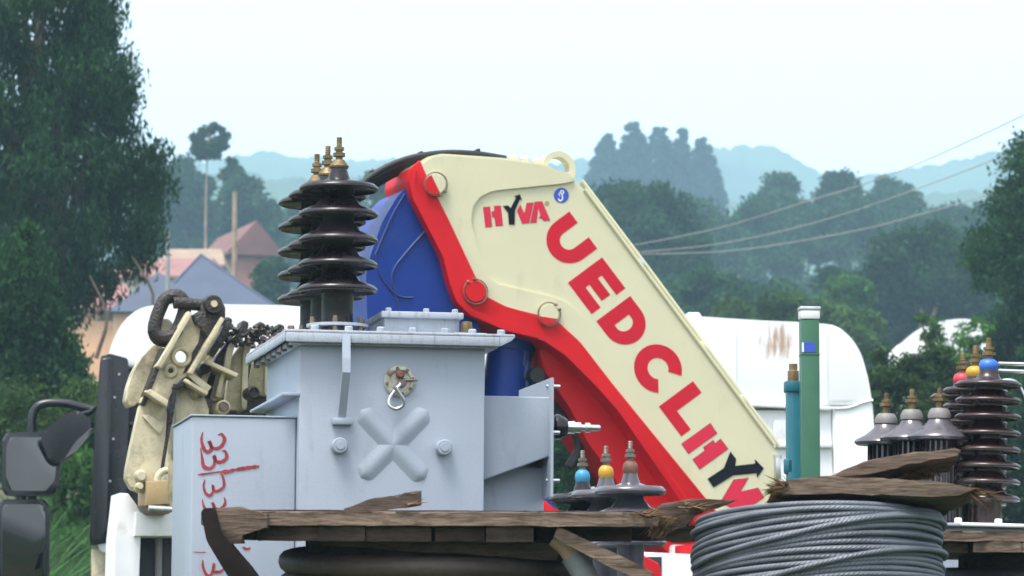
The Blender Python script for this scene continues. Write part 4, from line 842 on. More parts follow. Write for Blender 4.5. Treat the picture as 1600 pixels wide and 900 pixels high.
    for k in range(110):
        x, y = rs.uniform(730, 1130), rs.uniform(310, 450); q = fr.p(180 + x * 0.2222, 440 + (y + (x - 730) * 0.05) * 0.2222, rs.uniform(0.1, 0.45)); r = rs.uniform(0.006, 0.014)
        bm_tube(bm, [q, q + Vector((rs.uniform(-1, 1), rs.uniform(-0.5, 0.5), rs.uniform(-1, 1))) * 0.03], r, 6)
    kind(from_bm('grease_lumps', bm, 'greasy', o), 'stuff')
    # white support frame
    plate('support_post', P([(188, 770), (201, 771), (222, 800), (214, 1010), (174, 1010), (180, 840)], 0.15), 0.15, 0.45, 'white_frame', o, 0.012)
    plate('support_beam', P([(212, 800), (300, 800), (300, 838), (210, 838)], 0.12), 0.12, 0.4, 'white_frame', o, 0.012)
    plate('support_back', P([(212, 838), (300, 838), (300, 1010), (208, 1010)], 0.35), 0.35, 0.45, 'cab_rear', o, 0.01)
    tube('stripe_hose', [fr.p(248, 838, 0.3), fr.p(247, 1000, 0.3)], 0.018, 'cap_white', o, 8)
    q0, q1 = fr.p(174, 1005), fr.p(300, 1005)
    box('support_foot', (q0.x - 0.1, 0.0, 0.0), (q1.x + 0.1, 0.8, q0.z), 'cab_rear', o, 0.03)
old_arm()

# ------------------------------------------------------------------ posts
def post(label, xl, xr, top, Y, m, cap):
    c = (xl + xr) / 2; fr = Frame(c, Y, 4); o = thing('square_post', label, 'post', fr)
    a, b = fr.p(xl, top), fr.p(xr, top); wd = b.x - a.x
    if cap == 'silver':
        zc = fr.p(c, 499).z
        box('tube', (a.x, 0, -0.1), (b.x, wd, zc), m, o, 0.004)
        box('cap', (a.x - 0.003, -0.003, zc + 0.001), (b.x + 0.003, wd + 0.003, a.z), 'white_frame', o, 0.006)
        box('cap_lid', (a.x - 0.005, -0.005, a.z - 0.012), (b.x + 0.005, wd + 0.005, a.z + 0.004), 'steel', o, 0.003)
        q0, q1 = fr.p(xl + 4, 550), fr.p(xr - 6, 535)
        box('sticker', (q0.x, -0.002, q0.z), (q1.x, 0.001, q1.z), 'decal_blue', o, 0.0)
        q2, q3 = fr.p(xl + 1, 550), fr.p(xl + 4, 535); box('sticker_edge', (q2.x, -0.002, q2.z), (q3.x, 0.001, q3.z), 'decal_white', o, 0)
        zb = fr.p(c, 553).z; box('joint', (a.x - 0.002, -0.002, zb - 0.004), (b.x + 0.002, wd + 0.002, zb), m, o, 0.001)
    else:
        zc = fr.p(c, 600).z
        box('tube', (a.x, 0, -0.1), (b.x, wd, zc), m, o, 0.004)
        box('collar', (a.x - 0.006, -0.006, zc - 0.03), (b.x + 0.004, wd + 0.006, zc + 0.012), m, o, 0.004)
        zt = fr.p(c, 572).z
        lathe('plug', [(wd * 0.4, 0), (wd * 0.4, (zt - zc) * 0.6), (wd * 0.3, (zt - zc) * 0.65), (wd * 0.3, zt - zc), (0, zt - zc)], 'brass', o, 16, T((a.x + b.x) / 2, wd / 2, zc + 0.01))
        q = fr.p(xl - 2, 716); box('lug', (q.x - 0.006, 0.0, q.z - 0.06), (q.x + 0.03, 0.03, q.z), m, o, 0.008)
post('tall green square post with white cap', 1252, 1280, 480, 15.6, 'post_green', 'silver')
post('shorter teal square post beside the green one', 1230, 1252, 585, 15.75, 'post_teal', 'plug')

# ------------------------------------------------------------------ transformers
def bushing(parent, x, y, zs, rs, rc, z_base, z_top, cap_m, glaze, cap_r, cap_h, stud_h, ring=True, skirt=None, stud_r=0.012, name='bushing', thick=0.010, rings_extra=False):
    """porcelain bushing on a lid: zs rim heights from the top down, with cap, stud and clamp ring"""
    prof = [(0, z_top), (cap_r * 1.1, z_top), (cap_r * 1.15, z_top - 0.01)]
    prev = z_top - 0.01; r0 = cap_r * 1.2
    for i, z in enumerate(zs):
        gap = prev - z
        if i == 0: prof += [(r0 * 1.25, z + gap * 0.55), (rs * 0.55, z + gap * 0.32), (rs * 0.9, z + thick * 1.0)]
        else: prof += [(rc, z + gap * 0.78), (rc * 1.12, z + gap * 0.68), (rs * 0.58, z + gap * 0.38), (rs * 0.9, z + thick * 0.95)]
        prof += [(rs * 0.985, z + thick * 0.35), (rs, z - thick * 0.1), (rs * 0.985, z - thick * 0.5), (rs * 0.93, z - thick * 0.7), (rs * 0.88, z - thick * 0.2), (rs * 0.6, z + thick * 0.25), (rc * 1.05, z + thick * 0.1), (rc, z - thick * 0.6)]
        prev = z - thick * 0.6
    prof += [(rc, z_base), (0, z_base)]
    b = lathe(name, prof[::-1], glaze, parent, 40, T(x, y, 0), 50)
    lathe('cap', ([(0, 0), (cap_r * 1.25, 0), (cap_r * 1.3, cap_h * 0.25), (cap_r, cap_h * 0.6), (cap_r * 0.7, cap_h), (0, cap_h)] if cap_m == 'brass' else [(0, -0.004), (cap_r * 1.0, -0.004), (cap_r * 1.15, cap_h * 0.15), (cap_r * 1.2, cap_h * 0.4), (cap_r * 1.05, cap_h * 0.72), (cap_r * 0.6, cap_h * 0.95), (0, cap_h)]), cap_m, b, 24, T(x, y, z_top))
    zz = z_top + cap_h
    lathe('stud', [(0, -0.01), (stud_r, -0.01), (stud_r, stud_h * 0.12), (stud_r * 1.7, stud_h * 0.14), (stud_r * 1.7, stud_h * 0.3), (stud_r, stud_h * 0.32), (stud_r, stud_h * 0.4), (stud_r * 1.4, stud_h * 0.42), (stud_r * 1.4, stud_h * 0.55), (stud_r * 0.8, stud_h * 0.57)] + [(stud_r * (0.8 if k % 2 else 0.68), stud_h * (0.58 + 0.04 * k)) for k in range(11)] + [(0, stud_h)], 'brass' if rings_extra else 'stud_metal', b, 10, T(x, y, zz), 30)
    if ring:
        bm = bmesh.new(); bm_lathe(bm, [(rc * 1.1, z_base + 0.025), (rc * 1.95, z_base + 0.025), (rc * 1.95, z_base + 0.034), (rc * 1.1, z_base + 0.034)], 32, T(x, y, 0)); cr = from_bm('clamp_ring', bm, 'grey_lid', b, 30)
        for k in range(6):
            a = k * math.pi / 3 + 0.3; bolt(b, x + rc * 1.75 * math.cos(a), y + rc * 1.75 * math.sin(a), z_base, 0.008, 0.055, 'rusty_steel', name='clamp_bolt')
    return b

def transformer_front():
    fr = Frame(612, 13.0, 11.0, 0, 0.4); o = thing('transformer', 'pale grey transformer with tall black bushings and red hand painted digits', 'transformer', fr); P = fr.xz
    L = lambda px, py, d=0.0: fr.p(px, py, d)
    xl, xr = L(467, 700).x, L(757, 700).x; zl = L(612, 536).z; DEP = 0.78
    tank = box('tank', (xl, 0, 0.02), (xr, DEP, zl), 'grey_paint', o, 0.006, 2)
    # lid with a turned-down rim, mitred at the right end
    lx0, lx1 = L(446, 520, -0.05).x, L(805, 525, -0.05).x; zt = L(620, 518, -0.05).z; zb = L(620, 537.5, -0.05).z
    lid = box('lid', (lx0, -0.05, zt - 0.009), (lx1, DEP + 0.12, zt), 'grey_lid', o, 0.003)
    box('rim', (lx0 + 0.003, -0.053, zb), (lx1 - 0.05, -0.044, zt - 0.010), 'grey_lid', lid, 0.002)
    plate('rim', [(lx1 - 0.049, zb), (lx1 - 0.012, zb + 0.018), (lx1 - 0.001, zt - 0.0095), (lx1 - 0.049, zt - 0.0095)], -0.053, -0.044, 'grey_lid', lid, 0.001)
    box('rim', (lx0 - 0.003, -0.040, zb + 0.004), (lx0 + 0.006, DEP + 0.11, zt - 0.0095), 'grey_lid', lid, 0.002)
    box('gasket', (xl - 0.03, -0.03, zl + 0.002), (xr + 0.03, DEP + 0.06, zt - 0.0105), 'rubber', o, 0.001)
    box('tank_flange', (xl - 0.034, -0.034, zl - 0.012), (xr + 0.034, DEP + 0.065, zl + 0.0015), 'grey_lid', o, 0.001)
    for px in (492, 545, 595, 645, 695, 738, 783): q = L(px, 518, -0.02); bolt(lid, q.x, -0.02, zt, 0.013, 0.016, 'grey_lid')
    for k in range(7):
        y = 0.03 + k * 0.13; bolt(lid, lx0 + 0.028, y, zt, 0.011, 0.018, 'rusty_steel'); bolt(lid, lx0 + 0.024, y, zt - 0.052, 0.010, 0.04, 'rusty_steel')
    # inspection cover
    c0, c1 = L(600, 515, 0.12), L(718, 515, 0.12); ch = L(660, 490, 0.12).z - zt
    cv = box('inspection_cover', (c0.x, 0.12, zt + 0.001), (c1.x, 0.42, zt + ch), 'grey_lid', o, 0.005)
    box('cover_rim', (c0.x - 0.012, 0.10, zt + ch * 0.78), (c1.x + 0.010, 0.44, zt + ch + 0.004), 'grey_lid', cv, 0.004)
    for px in (606, 665, 710): q = L(px, 490, 0.13); bolt(cv, q.x, 0.12, zt + ch + 0.002, 0.010, 0.014, 'grey_lid')
    q = L(729, 505, 0.1); lathe('oil_plug', [(0.024, 0), (0.024, 0.02), (0.017, 0.021), (0.019, 0.035), (0.016, 0.05), (0.0, 0.052)], 'brass', o, 8, T(q.x, 0.1, zt), 20)
    box('plug_boss', (q.x - 0.045, 0.06, zt + 0.0005), (q.x + 0.06, 0.16, zt + 0.012), 'grey_lid', o, 0.003)
    # three tall bushings, one behind the other
    for k in range(3):
        d = 0.14 + 0.285 * k; bx = L(527, 505, 0.14).x + 0.006 * k
        Zp = lambda py: L(530, py, 0.14).z + 0.011 * k
        zb_ = zt + 0.001
        bushing(o, bx, d, [Zp(v) for v in (295, 335, 375.5, 414, 453)], 0.126, 0.05, zb_, Zp(263), 'brass', 'glaze', 0.024, Zp(250) - Zp(263), Zp(214) - Zp(250), stud_r=0.0115, rings_extra=True, thick=0.014)
    # hanger strap
    bw = 0.0125
    hb = [L(541, 521, -0.055) , L(541, 560, -0.075), L(541, 582, -0.08), L(534, 652, -0.014)]
    bm = bmesh.new(); prev = None
    for q in hb:
        ring = [bm.verts.new(q + Vector((sx * bw, sy * 0.006, 0))) for sx, sy in ((-1, -1), (1, -1), (1, 1), (-1, 1))]
        if prev:
            for i in range(4): bm.faces.new((prev[i], prev[(i + 1) % 4], ring[(i + 1) % 4], ring[i]))
        else: bm.faces.new(ring)
        prev = ring
    bm.faces.new(prev[::-1]); hs_ = from_bm('lifting_strap', bm, 'grey_paint', o, False)
    q0, q1 = L(518, 664), L(549, 654); box('strap_foot', (q0.x, -0.03, q0.z), (q1.x, 0.003, q1.z), 'grey_paint', hs_, 0.003)
    # oil gauge with key ring
    g = L(624, 596); s = fr.s()
    ga = lathe('oil_gauge', [(24 * s, -0.003), (24.5 * s, 0.006), (22 * s, 0.010), (17.5 * s, 0.010), (17 * s, 0.004), (0, 0.004)], 'gauge_face', o, 32, T(g.x, 0, g.z) @ FACE)
    for k in range(8): a = k * math.pi / 4 + 0.2; bolt(ga, g.x + 20 * s * math.cos(a), -0.008, g.z + 20 * s * math.sin(a), 0.006, 0.007, 'rusty_steel', FACE)
    q = L(624, 586); lathe('red_knob', [(0.012, -0.002), (0.013, 0.02), (0.008, 0.028), (0, 0.028)], 'cap_brown', ga, 16, T(q.x, -0.004, q.z) @ FACE)
    q = L(627, 600); lathe('spindle', [(0.013, 0), (0.013, 0.018), (0.006, 0.02), (0, 0.02)], 'rusty_steel', ga, 12, T(q.x, -0.004, q.z) @ FACE)
    tube('pointer', [L(628, 594, -0.016), L(653, 594, -0.02)], [0.006, 0.003], 'stud_metal', ga, 8)
    rp = [L(x, y, -0.026 - 0.004 * k) for k, (x, y) in enumerate(((626, 600), (616, 612), (608, 624), (609, 634), (619, 639), (629, 634), (630, 624), (622, 612), (616, 604)))]
    tube('key_ring', catmull(rp, 5), 0.0065, 'steel', ga, 8)
    # pressed cross
    bm = bmesh.new()
    for (a, b, wv) in (((563, 641), (664, 749), 15), ((668, 641), (563, 746), 15)):
        p0, p1 = L(*a), L(*b); v = p1 - p0; n = 24; pts = [p0 + v * (k / n) for k in range(n + 1)]; wm = wv * s
        for k in range(n + 1): pts[k].y = 0.0015
        rad = [wm * math.sqrt(max(0.02, 1 - max(0, (1.0 - min(k, n - k) / 2.4)) ** 2)) for k in range(n + 1)]
        rows = []
        u = Vector((v.z, 0, -v.x)).normalized()
        for k in range(n + 1):
            rows.append([bm.verts.new(pts[k] + u * rad[k] * 1.45 * t + Vector((0, -0.011 * (0.5 + 0.5 * math.cos(math.pi * min(1, abs(t)))) * rad[k] / wm, 0))) for t in np.linspace(-1, 1, 11)])
        for A, B in zip(rows, rows[1:]):
            for i in range(10): bm.faces.new((A[i], A[i + 1], B[i + 1], B[i]))
    from_bm('pressed_cross', bm, 'grey_paint', o, True)
    for (x, y) in ((529, 697), (692, 700)):
        q = L(x, y); kn = lathe('boss', [(0.025, -0.002), (0.025, 0.03), (0.022, 0.035), (0, 0.035)], 'grey_paint', o, 24, T(q.x, 0, q.z) @ FACE)
        lathe('boss_cap', [(0.014, 0.034), (0.013, 0.039), (0, 0.039)], 'grey_paint', kn, 16, T(q.x, 0, q.z) @ FACE)
    # ledge on the left flank
    a, b = L(441, 613, 0.0), L(467, 617, 0.0)
    box('ledge', (a.x, 0.0, a.z - 0.010), (xl + 0.001, DEP, a.z), 'grey_paint', o, 0.002)
    # cable box at the left, with hand painted digits
    d0 = 0.05; bl, zt2 = L(300, 650, d0).x, L(380, 652, d0).z
    cb = box('cable_box', (bl, d0, 0.02), (xl - 0.0015, d0 + 0.52, zt2), 'grey_paint', o, 0.007, 3)
    box('box_lid', (bl - 0.004, d0 - 0.004, zt2 + 0.0005), (xl - 0.003, d0 + 0.525, zt2 + 0.006), 'grey_paint', cb, 0.002)
    Zp = lambda pts: [(180 + a * 0.3333, 600 + b * 0.3333) for a, b in pts]
    strokes = [([(410, 226), (404, 262), (418, 308), (438, 318), (452, 300), (446, 282), (440, 268), (458, 300), (492, 296), (512, 262), (500, 236), (482, 238)], 13),
               ([(400, 300), (408, 350), (414, 384), (440, 396), (462, 380), (466, 348), (462, 334), (474, 362), (500, 364), (522, 344), (516, 316), (500, 314)], 13),
               ([(386, 426), (440, 419), (480, 413)], 7), ([(500, 412), (530, 410), (560, 401)], 14), ([(470, 414), (505, 411)], 6), ([(555, 403), (600, 396), (640, 390), (676, 386)], 13), ([(560, 404), (610, 399)], 7),
               ([(420, 448), (414, 478), (424, 512), (444, 522), (458, 504), (458, 476), (464, 500), (488, 498), (510, 476), (504, 434), (492, 420)], 10),
               ([(408, 540), (414, 570), (430, 600), (452, 604), (462, 580), (456, 556), (472, 586), (500, 580), (516, 556), (510, 530)], 11),
               ([(362, 787), (400, 789), (430, 788)], 3), ([(410, 825), (412, 860), (430, 896), (452, 890), (462, 850), (460, 838)], 11), ([(456, 880), (490, 880), (516, 862)], 10), ([(596, 764), (616, 774), (634, 768)], 9)]
    for i, (pts, wd) in enumerate(strokes): marks('brush_stroke', [P(q, d0) for q in ribbon(Zp(pts), wd * 0.42, 6)], d0 - 0.0005, 'red_brush', cb, 0.001 + 0.0002 * (i % 4))
    # low voltage box at the right: flared, with a tall end plate
    r0, r1 = L(757, 618, 0.06), L(860, 618, 0.06); zc0, zc1 = L(757, 752, 0.06).z, L(860, 713, 0.06).z
    bx = plate('terminal_box', [(xr + 0.0015, zc0), (r1.x, zc1), (r1.x, r0.z), (xr + 0.0015, r0.z)], 0.06, 0.52, 'grey_paint', o, 0.006, 3)
    ex = L(863, 600, 0.03).x
    ep = plate('end_plate', [(0.03, L(863, 776, 0.03).z), (0.56, L(863, 776, 0.03).z), (0.56, L(863, 590, 0.03).z), (0.03, L(863, 590, 0.03).z)], ex - 0.004, ex + 0.005, 'grey_paint', o, 0.001, axis='x')
    box('lower_flank', (xr + 0.0015, 0.16, 0.02), (L(850, 760, 0.16).x, 0.5, zc1 - 0.03), 'grey_paint', o, 0.006)
    for py in (604, 676, 751): q = L(866, py, 0.08); tube('end_stud', [(ex - 0.01, 0.08, q.z), (ex + 0.035, 0.08, q.z)], 0.0065, 'steel', ep, 8)
    q = L(900, 668, 0.26); mt = T(ex + 0.005, 0.26, q.z) @ SIDE
    lv = lathe('side_bushing', [(0.034, 0), (0.034, 0.03), (0.026, 0.034), (0.027, 0.045), (0.040, 0.05), (0.042, 0.062), (0.030, 0.085), (0.026, 0.09), (0, 0.09)], 'glaze', ep, 28, mt)
    lathe('side_terminal', [(0.019, 0.085), (0.021, 0.115), (0.017, 0.116), (0.017, 0.135), (0.010, 0.136), (0.010, 0.150), (0.016, 0.151), (0.016, 0.166), (0.010, 0.167), (0.010, 0.196), (0.008, 0.2), (0, 0.2)], 'steel', lv, 12, mt, 25)
    for k in range(2): box('skid', (xl - 0.05 + k * (xr - xl - 0.05), -0.05, -0.05), (xl + 0.1 + k * (xr - xl - 0.05), DEP + 0.05, 0.02), 'cab_rear', o, 0.01)
transformer_front()

def transformer_mid():
    fr = Frame(988, 14.2, 18); o = thing('transformer', 'transformer hidden behind the left reel, with blue, yellow and brown capped bushings', 'transformer', fr)
    L = lambda px, py, d=0.0: fr.p(px, py, d)
    zt = L(988, 935).z
    box('tank', (-0.62, -0.12, 0.02), (0.12, 0.72, zt - 0.012), 'grey_paint', o, 0.006)
    box('lid', (-0.66, -0.16, zt - 0.011), (0.16, 0.76, zt), 'grey_lid', o, 0.003)
    for k, m in enumerate(('cap_brown', 'cap_yellow', 'cap_cyan')):
        Zp = lambda py: L(986, py, 0).z
        b = bushing(o, L(985, 770).x + 0.006 * k, 0.268 * k, [Zp(768), Zp(806), Zp(848)], 0.122, 0.046, zt + 0.001, Zp(740), m, 'glaze_grey' if k < 2 else 'glaze', 0.0225, Zp(718) - Zp(739), Zp(688) - Zp(718), stud_r=0.0115, thick=0.016)
transformer_mid()

def transformer_right():
    fr = Frame(1546, 13.1, 3, 0, 1.4); o = thing('transformer', 'transformer at right edge with tall ribbed maroon bushings', 'transformer', fr)
    L = lambda px, py, d=0.0: fr.p(px, py, d)
    zt = L(1546, 822).z; x0, x1 = L(1350, 830).x, L(1720, 830).x
    box('tank', (x0 + 0.03, -0.15, 0.02), (x1 - 0.03, 0.85, zt - 0.012), 'grey_paint', o, 0.006)
    lid = box('lid', (L(1486, 822).x, -0.2, zt - 0.011), (x1, 0.9, zt), 'white_frame', o, 0.003)
    box('lid_rest', (x0, -0.19, zt - 0.012), (L(1485, 822).x, 0.89, zt - 0.002), 'grey_lid', o, 0.003)
    for px in (1497, 1560): bolt(lid, L(px, 822, -0.15).x, -0.15, zt, 0.012, 0.016, 'white_frame')
    for k, m in enumerate(('cap_blue', 'cap_yellow', 'cap_red')):
        Zp = lambda py: L(1546, py, 0).z
        b = bushing(o, L(1543, 700).x + 0.002 * k, 0.27 * k, [Zp(v) for v in (601.5, 626.5, 652, 678, 703.5, 729, 754, 780)], 0.105, 0.046, zt + 0.001, Zp(578), m, 'glaze_red', 0.026, Zp(560) - Zp(578), Zp(528) - Zp(560), stud_r=0.0125, ring=False, rings_extra=True, thick=0.010)
        if k == 0:
            for (y0, y1) in ((568, 568), (579, 580)): tube('arcing_rod', [L(1560, y0), L(1640, y1 + 2)], 0.006, 'steel', b, 8)
            tube('arcing_rod', catmull([L(x, y) for x, y in ((1560, 596), (1578, 594), (1590, 600), (1600, 618), (1608, 640))], 4), 0.006, 'steel', b, 8)
    # row of three bell shaped low voltage bushings
    for k, (px, rim, d) in enumerate(((1467, 684, 0.02), (1424, 686, 0.14), (1384, 692, 0.26))):
        q = L(px, 700, d); dz = q.z - L(px, 700, d).z
        Zp = lambda py: L(px, py, d).z
        g = Zp(rim); h = Zp(rim - 30) - g
        b = lathe('bell_bushing', [(0, zt), (0.052, zt), (0.052, g - 0.012), (0.080, g - 0.004), (0.094, g - 0.008), (0.102, g), (0.098, g + 0.008), (0.068, g + h * 0.38), (0.040, g + h * 0.75), (0.032, g + h), (0, g + h)], 'glaze_grey', o, 36, T(q.x, d, 0), 50)
        bm = bmesh.new()
        for j in range(18):
            a = j * math.pi / 9; bm_tube(bm, [(q.x + 0.053 * math.cos(a), d + 0.053 * math.sin(a), zt), (q.x + 0.053 * math.cos(a), d + 0.053 * math.sin(a), g - 0.012)], 0.006, 6)
        from_bm('ribbing', bm, 'glaze', b, True)
        lathe('collar', [(0, 0), (0.036, 0), (0.037, 0.012), (0.032, 0.024), (0.026, 0.032), (0, 0.032)], 'cap_white', b, 24, T(q.x, d, g + h))
        z0 = g + h + 0.03; hs_ = Zp(rim - 78) - z0
        lathe('stud', [(0, 0), (0.012, 0), (0.011, hs_ * 0.35), (0.022, hs_ * 0.37), (0.022, hs_ * 0.52), (0.011, hs_ * 0.54), (0.016, hs_ * 0.56), (0.016, hs_ * 0.68), (0.008, hs_ * 0.7), (0.008, hs_), (0, hs_)], 'brass', b, 10, T(q.x, d, z0), 30)
transformer_right()

# ------------------------------------------------------------------ reels
def rough(out, step=0.035, amp=0.0022, rs=random):
    res = []
    for i in range(len(out)):
        a, b = Vector(out[i]), Vector(out[(i + 1) % len(out)]); n = max(1, int((b - a).length / step))
        for k in range(n): p = a.lerp(b, k / n); res.append((p.x + rs.gauss(0, amp), p.y + rs.gauss(0, amp)))
    return res
def jag(pts, amp, rs): return rough([(a + rs.uniform(-amp, amp), b + rs.uniform(-amp, amp)) for a, b in pts], 0.03, 0.0018, rs)
def board(parent, out, z0, z1, m='wood', rs=random, name='plank', twist=0.0, lift=0.0):
    bm = bmesh.new(); bm_plate(bm, rough(out, rs=rs), z1, z0, 0.004, 1, axis='z')
    for v in bm.verts: v.co.z += twist * v.co.x + lift + rs.uniform(-0.0015, 0.0015)
    return from_bm(name, bm, m, parent, 25)
def splinters(parent, spots, m='splinter', seed=0):
    """frayed wood fibres: (position, direction, count, length, spread)"""
    rs = random.Random(seed); bm = bmesh.new()
    for pos, dr, n, ln, sp in spots:
        for k in range(n):
            p = Vector(pos) + Vector((rs.gauss(0, 1), rs.gauss(0, 1), rs.gauss(0, 0.35))) * sp; v = (Vector(dr).normalized() + Vector((rs.gauss(0, 0.35), rs.gauss(0, 0.35), rs.gauss(0, 0.3)))) * ln * rs.uniform(0.3, 1.2); r = rs.uniform(0.0012, 0.004)
            u = v.cross(Vector((0, 0, 1))).normalized() * r; w_ = v.cross(u).normalized() * r
            A = [bm.verts.new(p + q) for q in (u, -u * 0.5 + w_, -u * 0.5 - w_)]; t = bm.verts.new(p + v); 
            for i in range(3): bm.faces.new((A[i], A[(i + 1) % 3], t))
    return kind(from_bm('splinters', bm, m, parent, False), 'stuff')

def reel_left():
    fr = Frame(680, 11.9, 0, 2.9, 0.25); o = thing('cable_reel', 'broken dark wooden cable reel in front of the grey transformer', 'cable reel', fr)
    L = lambda px, py, d=0.0: fr.p(px, py, d); rs = random.Random(21)
    r = 0.66; front = -0.50; zt = L(620, 800, front).z; th = 0.037
    # upper layer: boards across, the front one long and straight
    y = front; k = 0
    while y < r - 0.05:
        w_ = min(rs.uniform(0.105, 0.135), r - y); a = min(abs(y), abs(y + w_)) if y * (y + w_) > 0 else 0
        hl0, hl1 = math.sqrt(max(0.02, r * r - y * y)), math.sqrt(max(0.02, r * r - (y + w_) ** 2))
        out = [(-hl0, y + 0.004), (-hl0 * 0.3, y + 0.003), (hl0 * 0.2, y + 0.005), (hl0, y + 0.004), (hl1, y + w_ - 0.003), (-hl1, y + w_ - 0.003)]
        if k == 0:
            xa, xb = L(326, 800, front).x, L(1030, 806, front).x
            out = [(xa, y + 0.06), (xa + 0.02, y), (-0.3, y - 0.004), (0.0, y + 0.003), (0.35, y - 0.002), (xb - 0.10, y), (xb - 0.04, y + 0.02), (xb, y + 0.045), (xb - 0.02, y + w_), (xa + 0.02, y + w_)]
        board(o, jag(out, 0.004, rs), zt - th, zt, 'wood_pale' if k == 0 else 'wood', rs, lift=rs.uniform(-0.006, 0.003) if k else 0); y += w_; k += 1
    # lower layer: boards front to back, ends showing
    x = -r + 0.04
    while x < r - 0.05:
        w_ = rs.uniform(0.13, 0.19); xm = x + w_ / 2; hl = math.sqrt(max(0.01, r * r - xm * xm)); yf = max(front + rs.uniform(0.005, 0.04), -hl)
        if x > 0.25: yf += 0.10
        board(o, jag([(x + 0.003, yf), (x + w_ - 0.003, yf + rs.uniform(-0.008, 0.008)), (x + w_ - 0.003, hl), (x + 0.003, hl)], 0.003, rs), zt - th * 2.15, zt - th - 0.002, 'wood', rs); x += w_
    # broken pieces lying on and hanging off the flange
    a, b = L(538, 797, front + 0.05), L(658, 778, front + 0.05)
    bm = bmesh.new(); n = 10; sec = []
    for i in range(n + 1):
        t = i / n; p = a.lerp(b, t); hh = 0.006 + 0.014 * min(1, t * 2.2) + rs.uniform(-0.002, 0.002)
        sec.append([bm.verts.new((p.x, front + 0.05 + dy, max(zt + 0.001, p.z + dz))) for dy, dz in ((-0.03, -hh), (0.05, -hh), (0.045, hh), (-0.02, hh * rs.uniform(0.6, 1.1)))])
    for A, B in zip(sec, sec[1:]):
        for i in range(4): bm.faces.new((A[i], A[(i + 1) % 4], B[(i + 1) % 4], B[i]))
    bm.faces.new(sec[0]); bm.faces.new(sec[-1][::-1]); from_bm('broken_slat', bm, 'wood', o, 30)
    # split end block and the bent strap at the left
    eb = [(326, 796), (372, 792), (420, 803), (418, 826), (376, 832), (380, 850), (345, 852), (330, 822)]
    plate('end_block', jag(fr.xz(eb, front - 0.03), 0.003, rs), front - 0.035, front + 0.06, 'wood_pale', o, 0.004)
    st = [(314, 800), (319, 794), (336, 793), (345, 830), (366, 858), (392, 888), (420, 928), (376, 932), (345, 882), (323, 845)]
    plate('bent_strap', rnd(fr.xz(st, front - 0.06), 0.15, 3), front - 0.07, front + 0.05, 'dark_wood', o, 0.006)
    # diagonal stave, cable end
    a, b = L(868, 832, front), L(1016, 905, front); v = (b - a); nn = Vector((v.z, 0, -v.x)).normalized() * 0.02
    bm = bmesh.new(); bm_plate(bm, jag([(a.x + nn.x, a.z + nn.z), (b.x + nn.x, b.z + nn.z), (b.x - nn.x, b.z - nn.z), (a.x - nn.x, a.z - nn.z)], 0.003, rs), front + 0.01, front + 0.06, 0.003, 1); from_bm('diagonal_stave', bm, 'wood_pale', o, 25)
    ce = catmull([L(x, y_, front + 0.1) for x, y_ in ((868, 838), (884, 852), (898, 872), (912, 897), (922, 930))], 4)
    tube('cable_end', ce[:9], 0.030, 'tan', o, 14); tube('tape_wrap', ce[7:], 0.036, 'tape', o, 14)
    plate('inner_board', jag(fr.xz([(500, 838), (760, 842), (876, 850), (870, 875), (760, 868), (500, 850)], front + 0.1), 0.004, rs), front + 0.1, front + 0.13, 'wood', o, 0.003)
    # torn chunk at the right end
    ch = [(1022, 800), (1040, 789), (1085, 780), (1150, 782), (1120, 792), (1085, 806), (1070, 826), (1040, 832), (1024, 822)]
    plate('torn_chunk', jag(fr.xz(ch, -0.38), 0.004, rs), -0.40, -0.2, 'wood', o, 0.006)
    plate('torn_chunk', jag(fr.xz([(1020, 820), (1090, 822), (1092, 846), (1050, 850), (1016, 838)], -0.34), 0.004, rs), -0.34, -0.2, 'wood_pale', o, 0.006)
    q1, q2, q3 = L(1040, 812, -0.42), L(1080, 790, -0.42), L(1030, 828, -0.42); q4 = L(345, 830, front - 0.05)
    splinters(o, [(q1, (-1, -0.4, -0.8), 50, 0.04, 0.016), (q2, (1, -0.2, 0.1), 40, 0.045, 0.016), (q3, (-0.6, -0.3, -0.8), 30, 0.035, 0.014), (L(1010, 803, front), (1, -0.2, 0.0), 40, 0.06, 0.012), (L(640, 788, front + 0.02), (1, 0, 0.2), 16, 0.03, 0.006)], seed=3)
    # thick cable wound on the drum
    bm = bmesh.new(); zz = L(560, 868, -0.42).z; N = 11; pts = []
    for i in range(N * 48 + 1):
        t = i / 48; a_ = 2 * math.pi * (t - 0.25) + math.pi; pts.append(Vector((0.415 * math.cos(a_), 0.415 * math.sin(a_), zz - 0.066 * t + 0.006 * math.sin(a_ * 1.3))))
    bm_tube(bm, pts, 0.0325, 12); from_bm('wound_cable', bm, 'dark_cable', o, True)
    lathe('drum', [(0.37, 0.06), (0.37, zt - th * 2.2)], 'wood', o, 32)
    for i in range(8):
        w_ = 2 * r / 8; yc = -r + w_ * (i + 0.5); hl = math.sqrt(r * r - yc * yc); board(o, [(-hl, yc - w_ / 2 + 0.003), (hl, yc - w_ / 2 + 0.003), (hl, yc + w_ / 2 - 0.003), (-hl, yc + w_ / 2 - 0.003)], 0.0, 0.05, 'wood', rs)
reel_left()

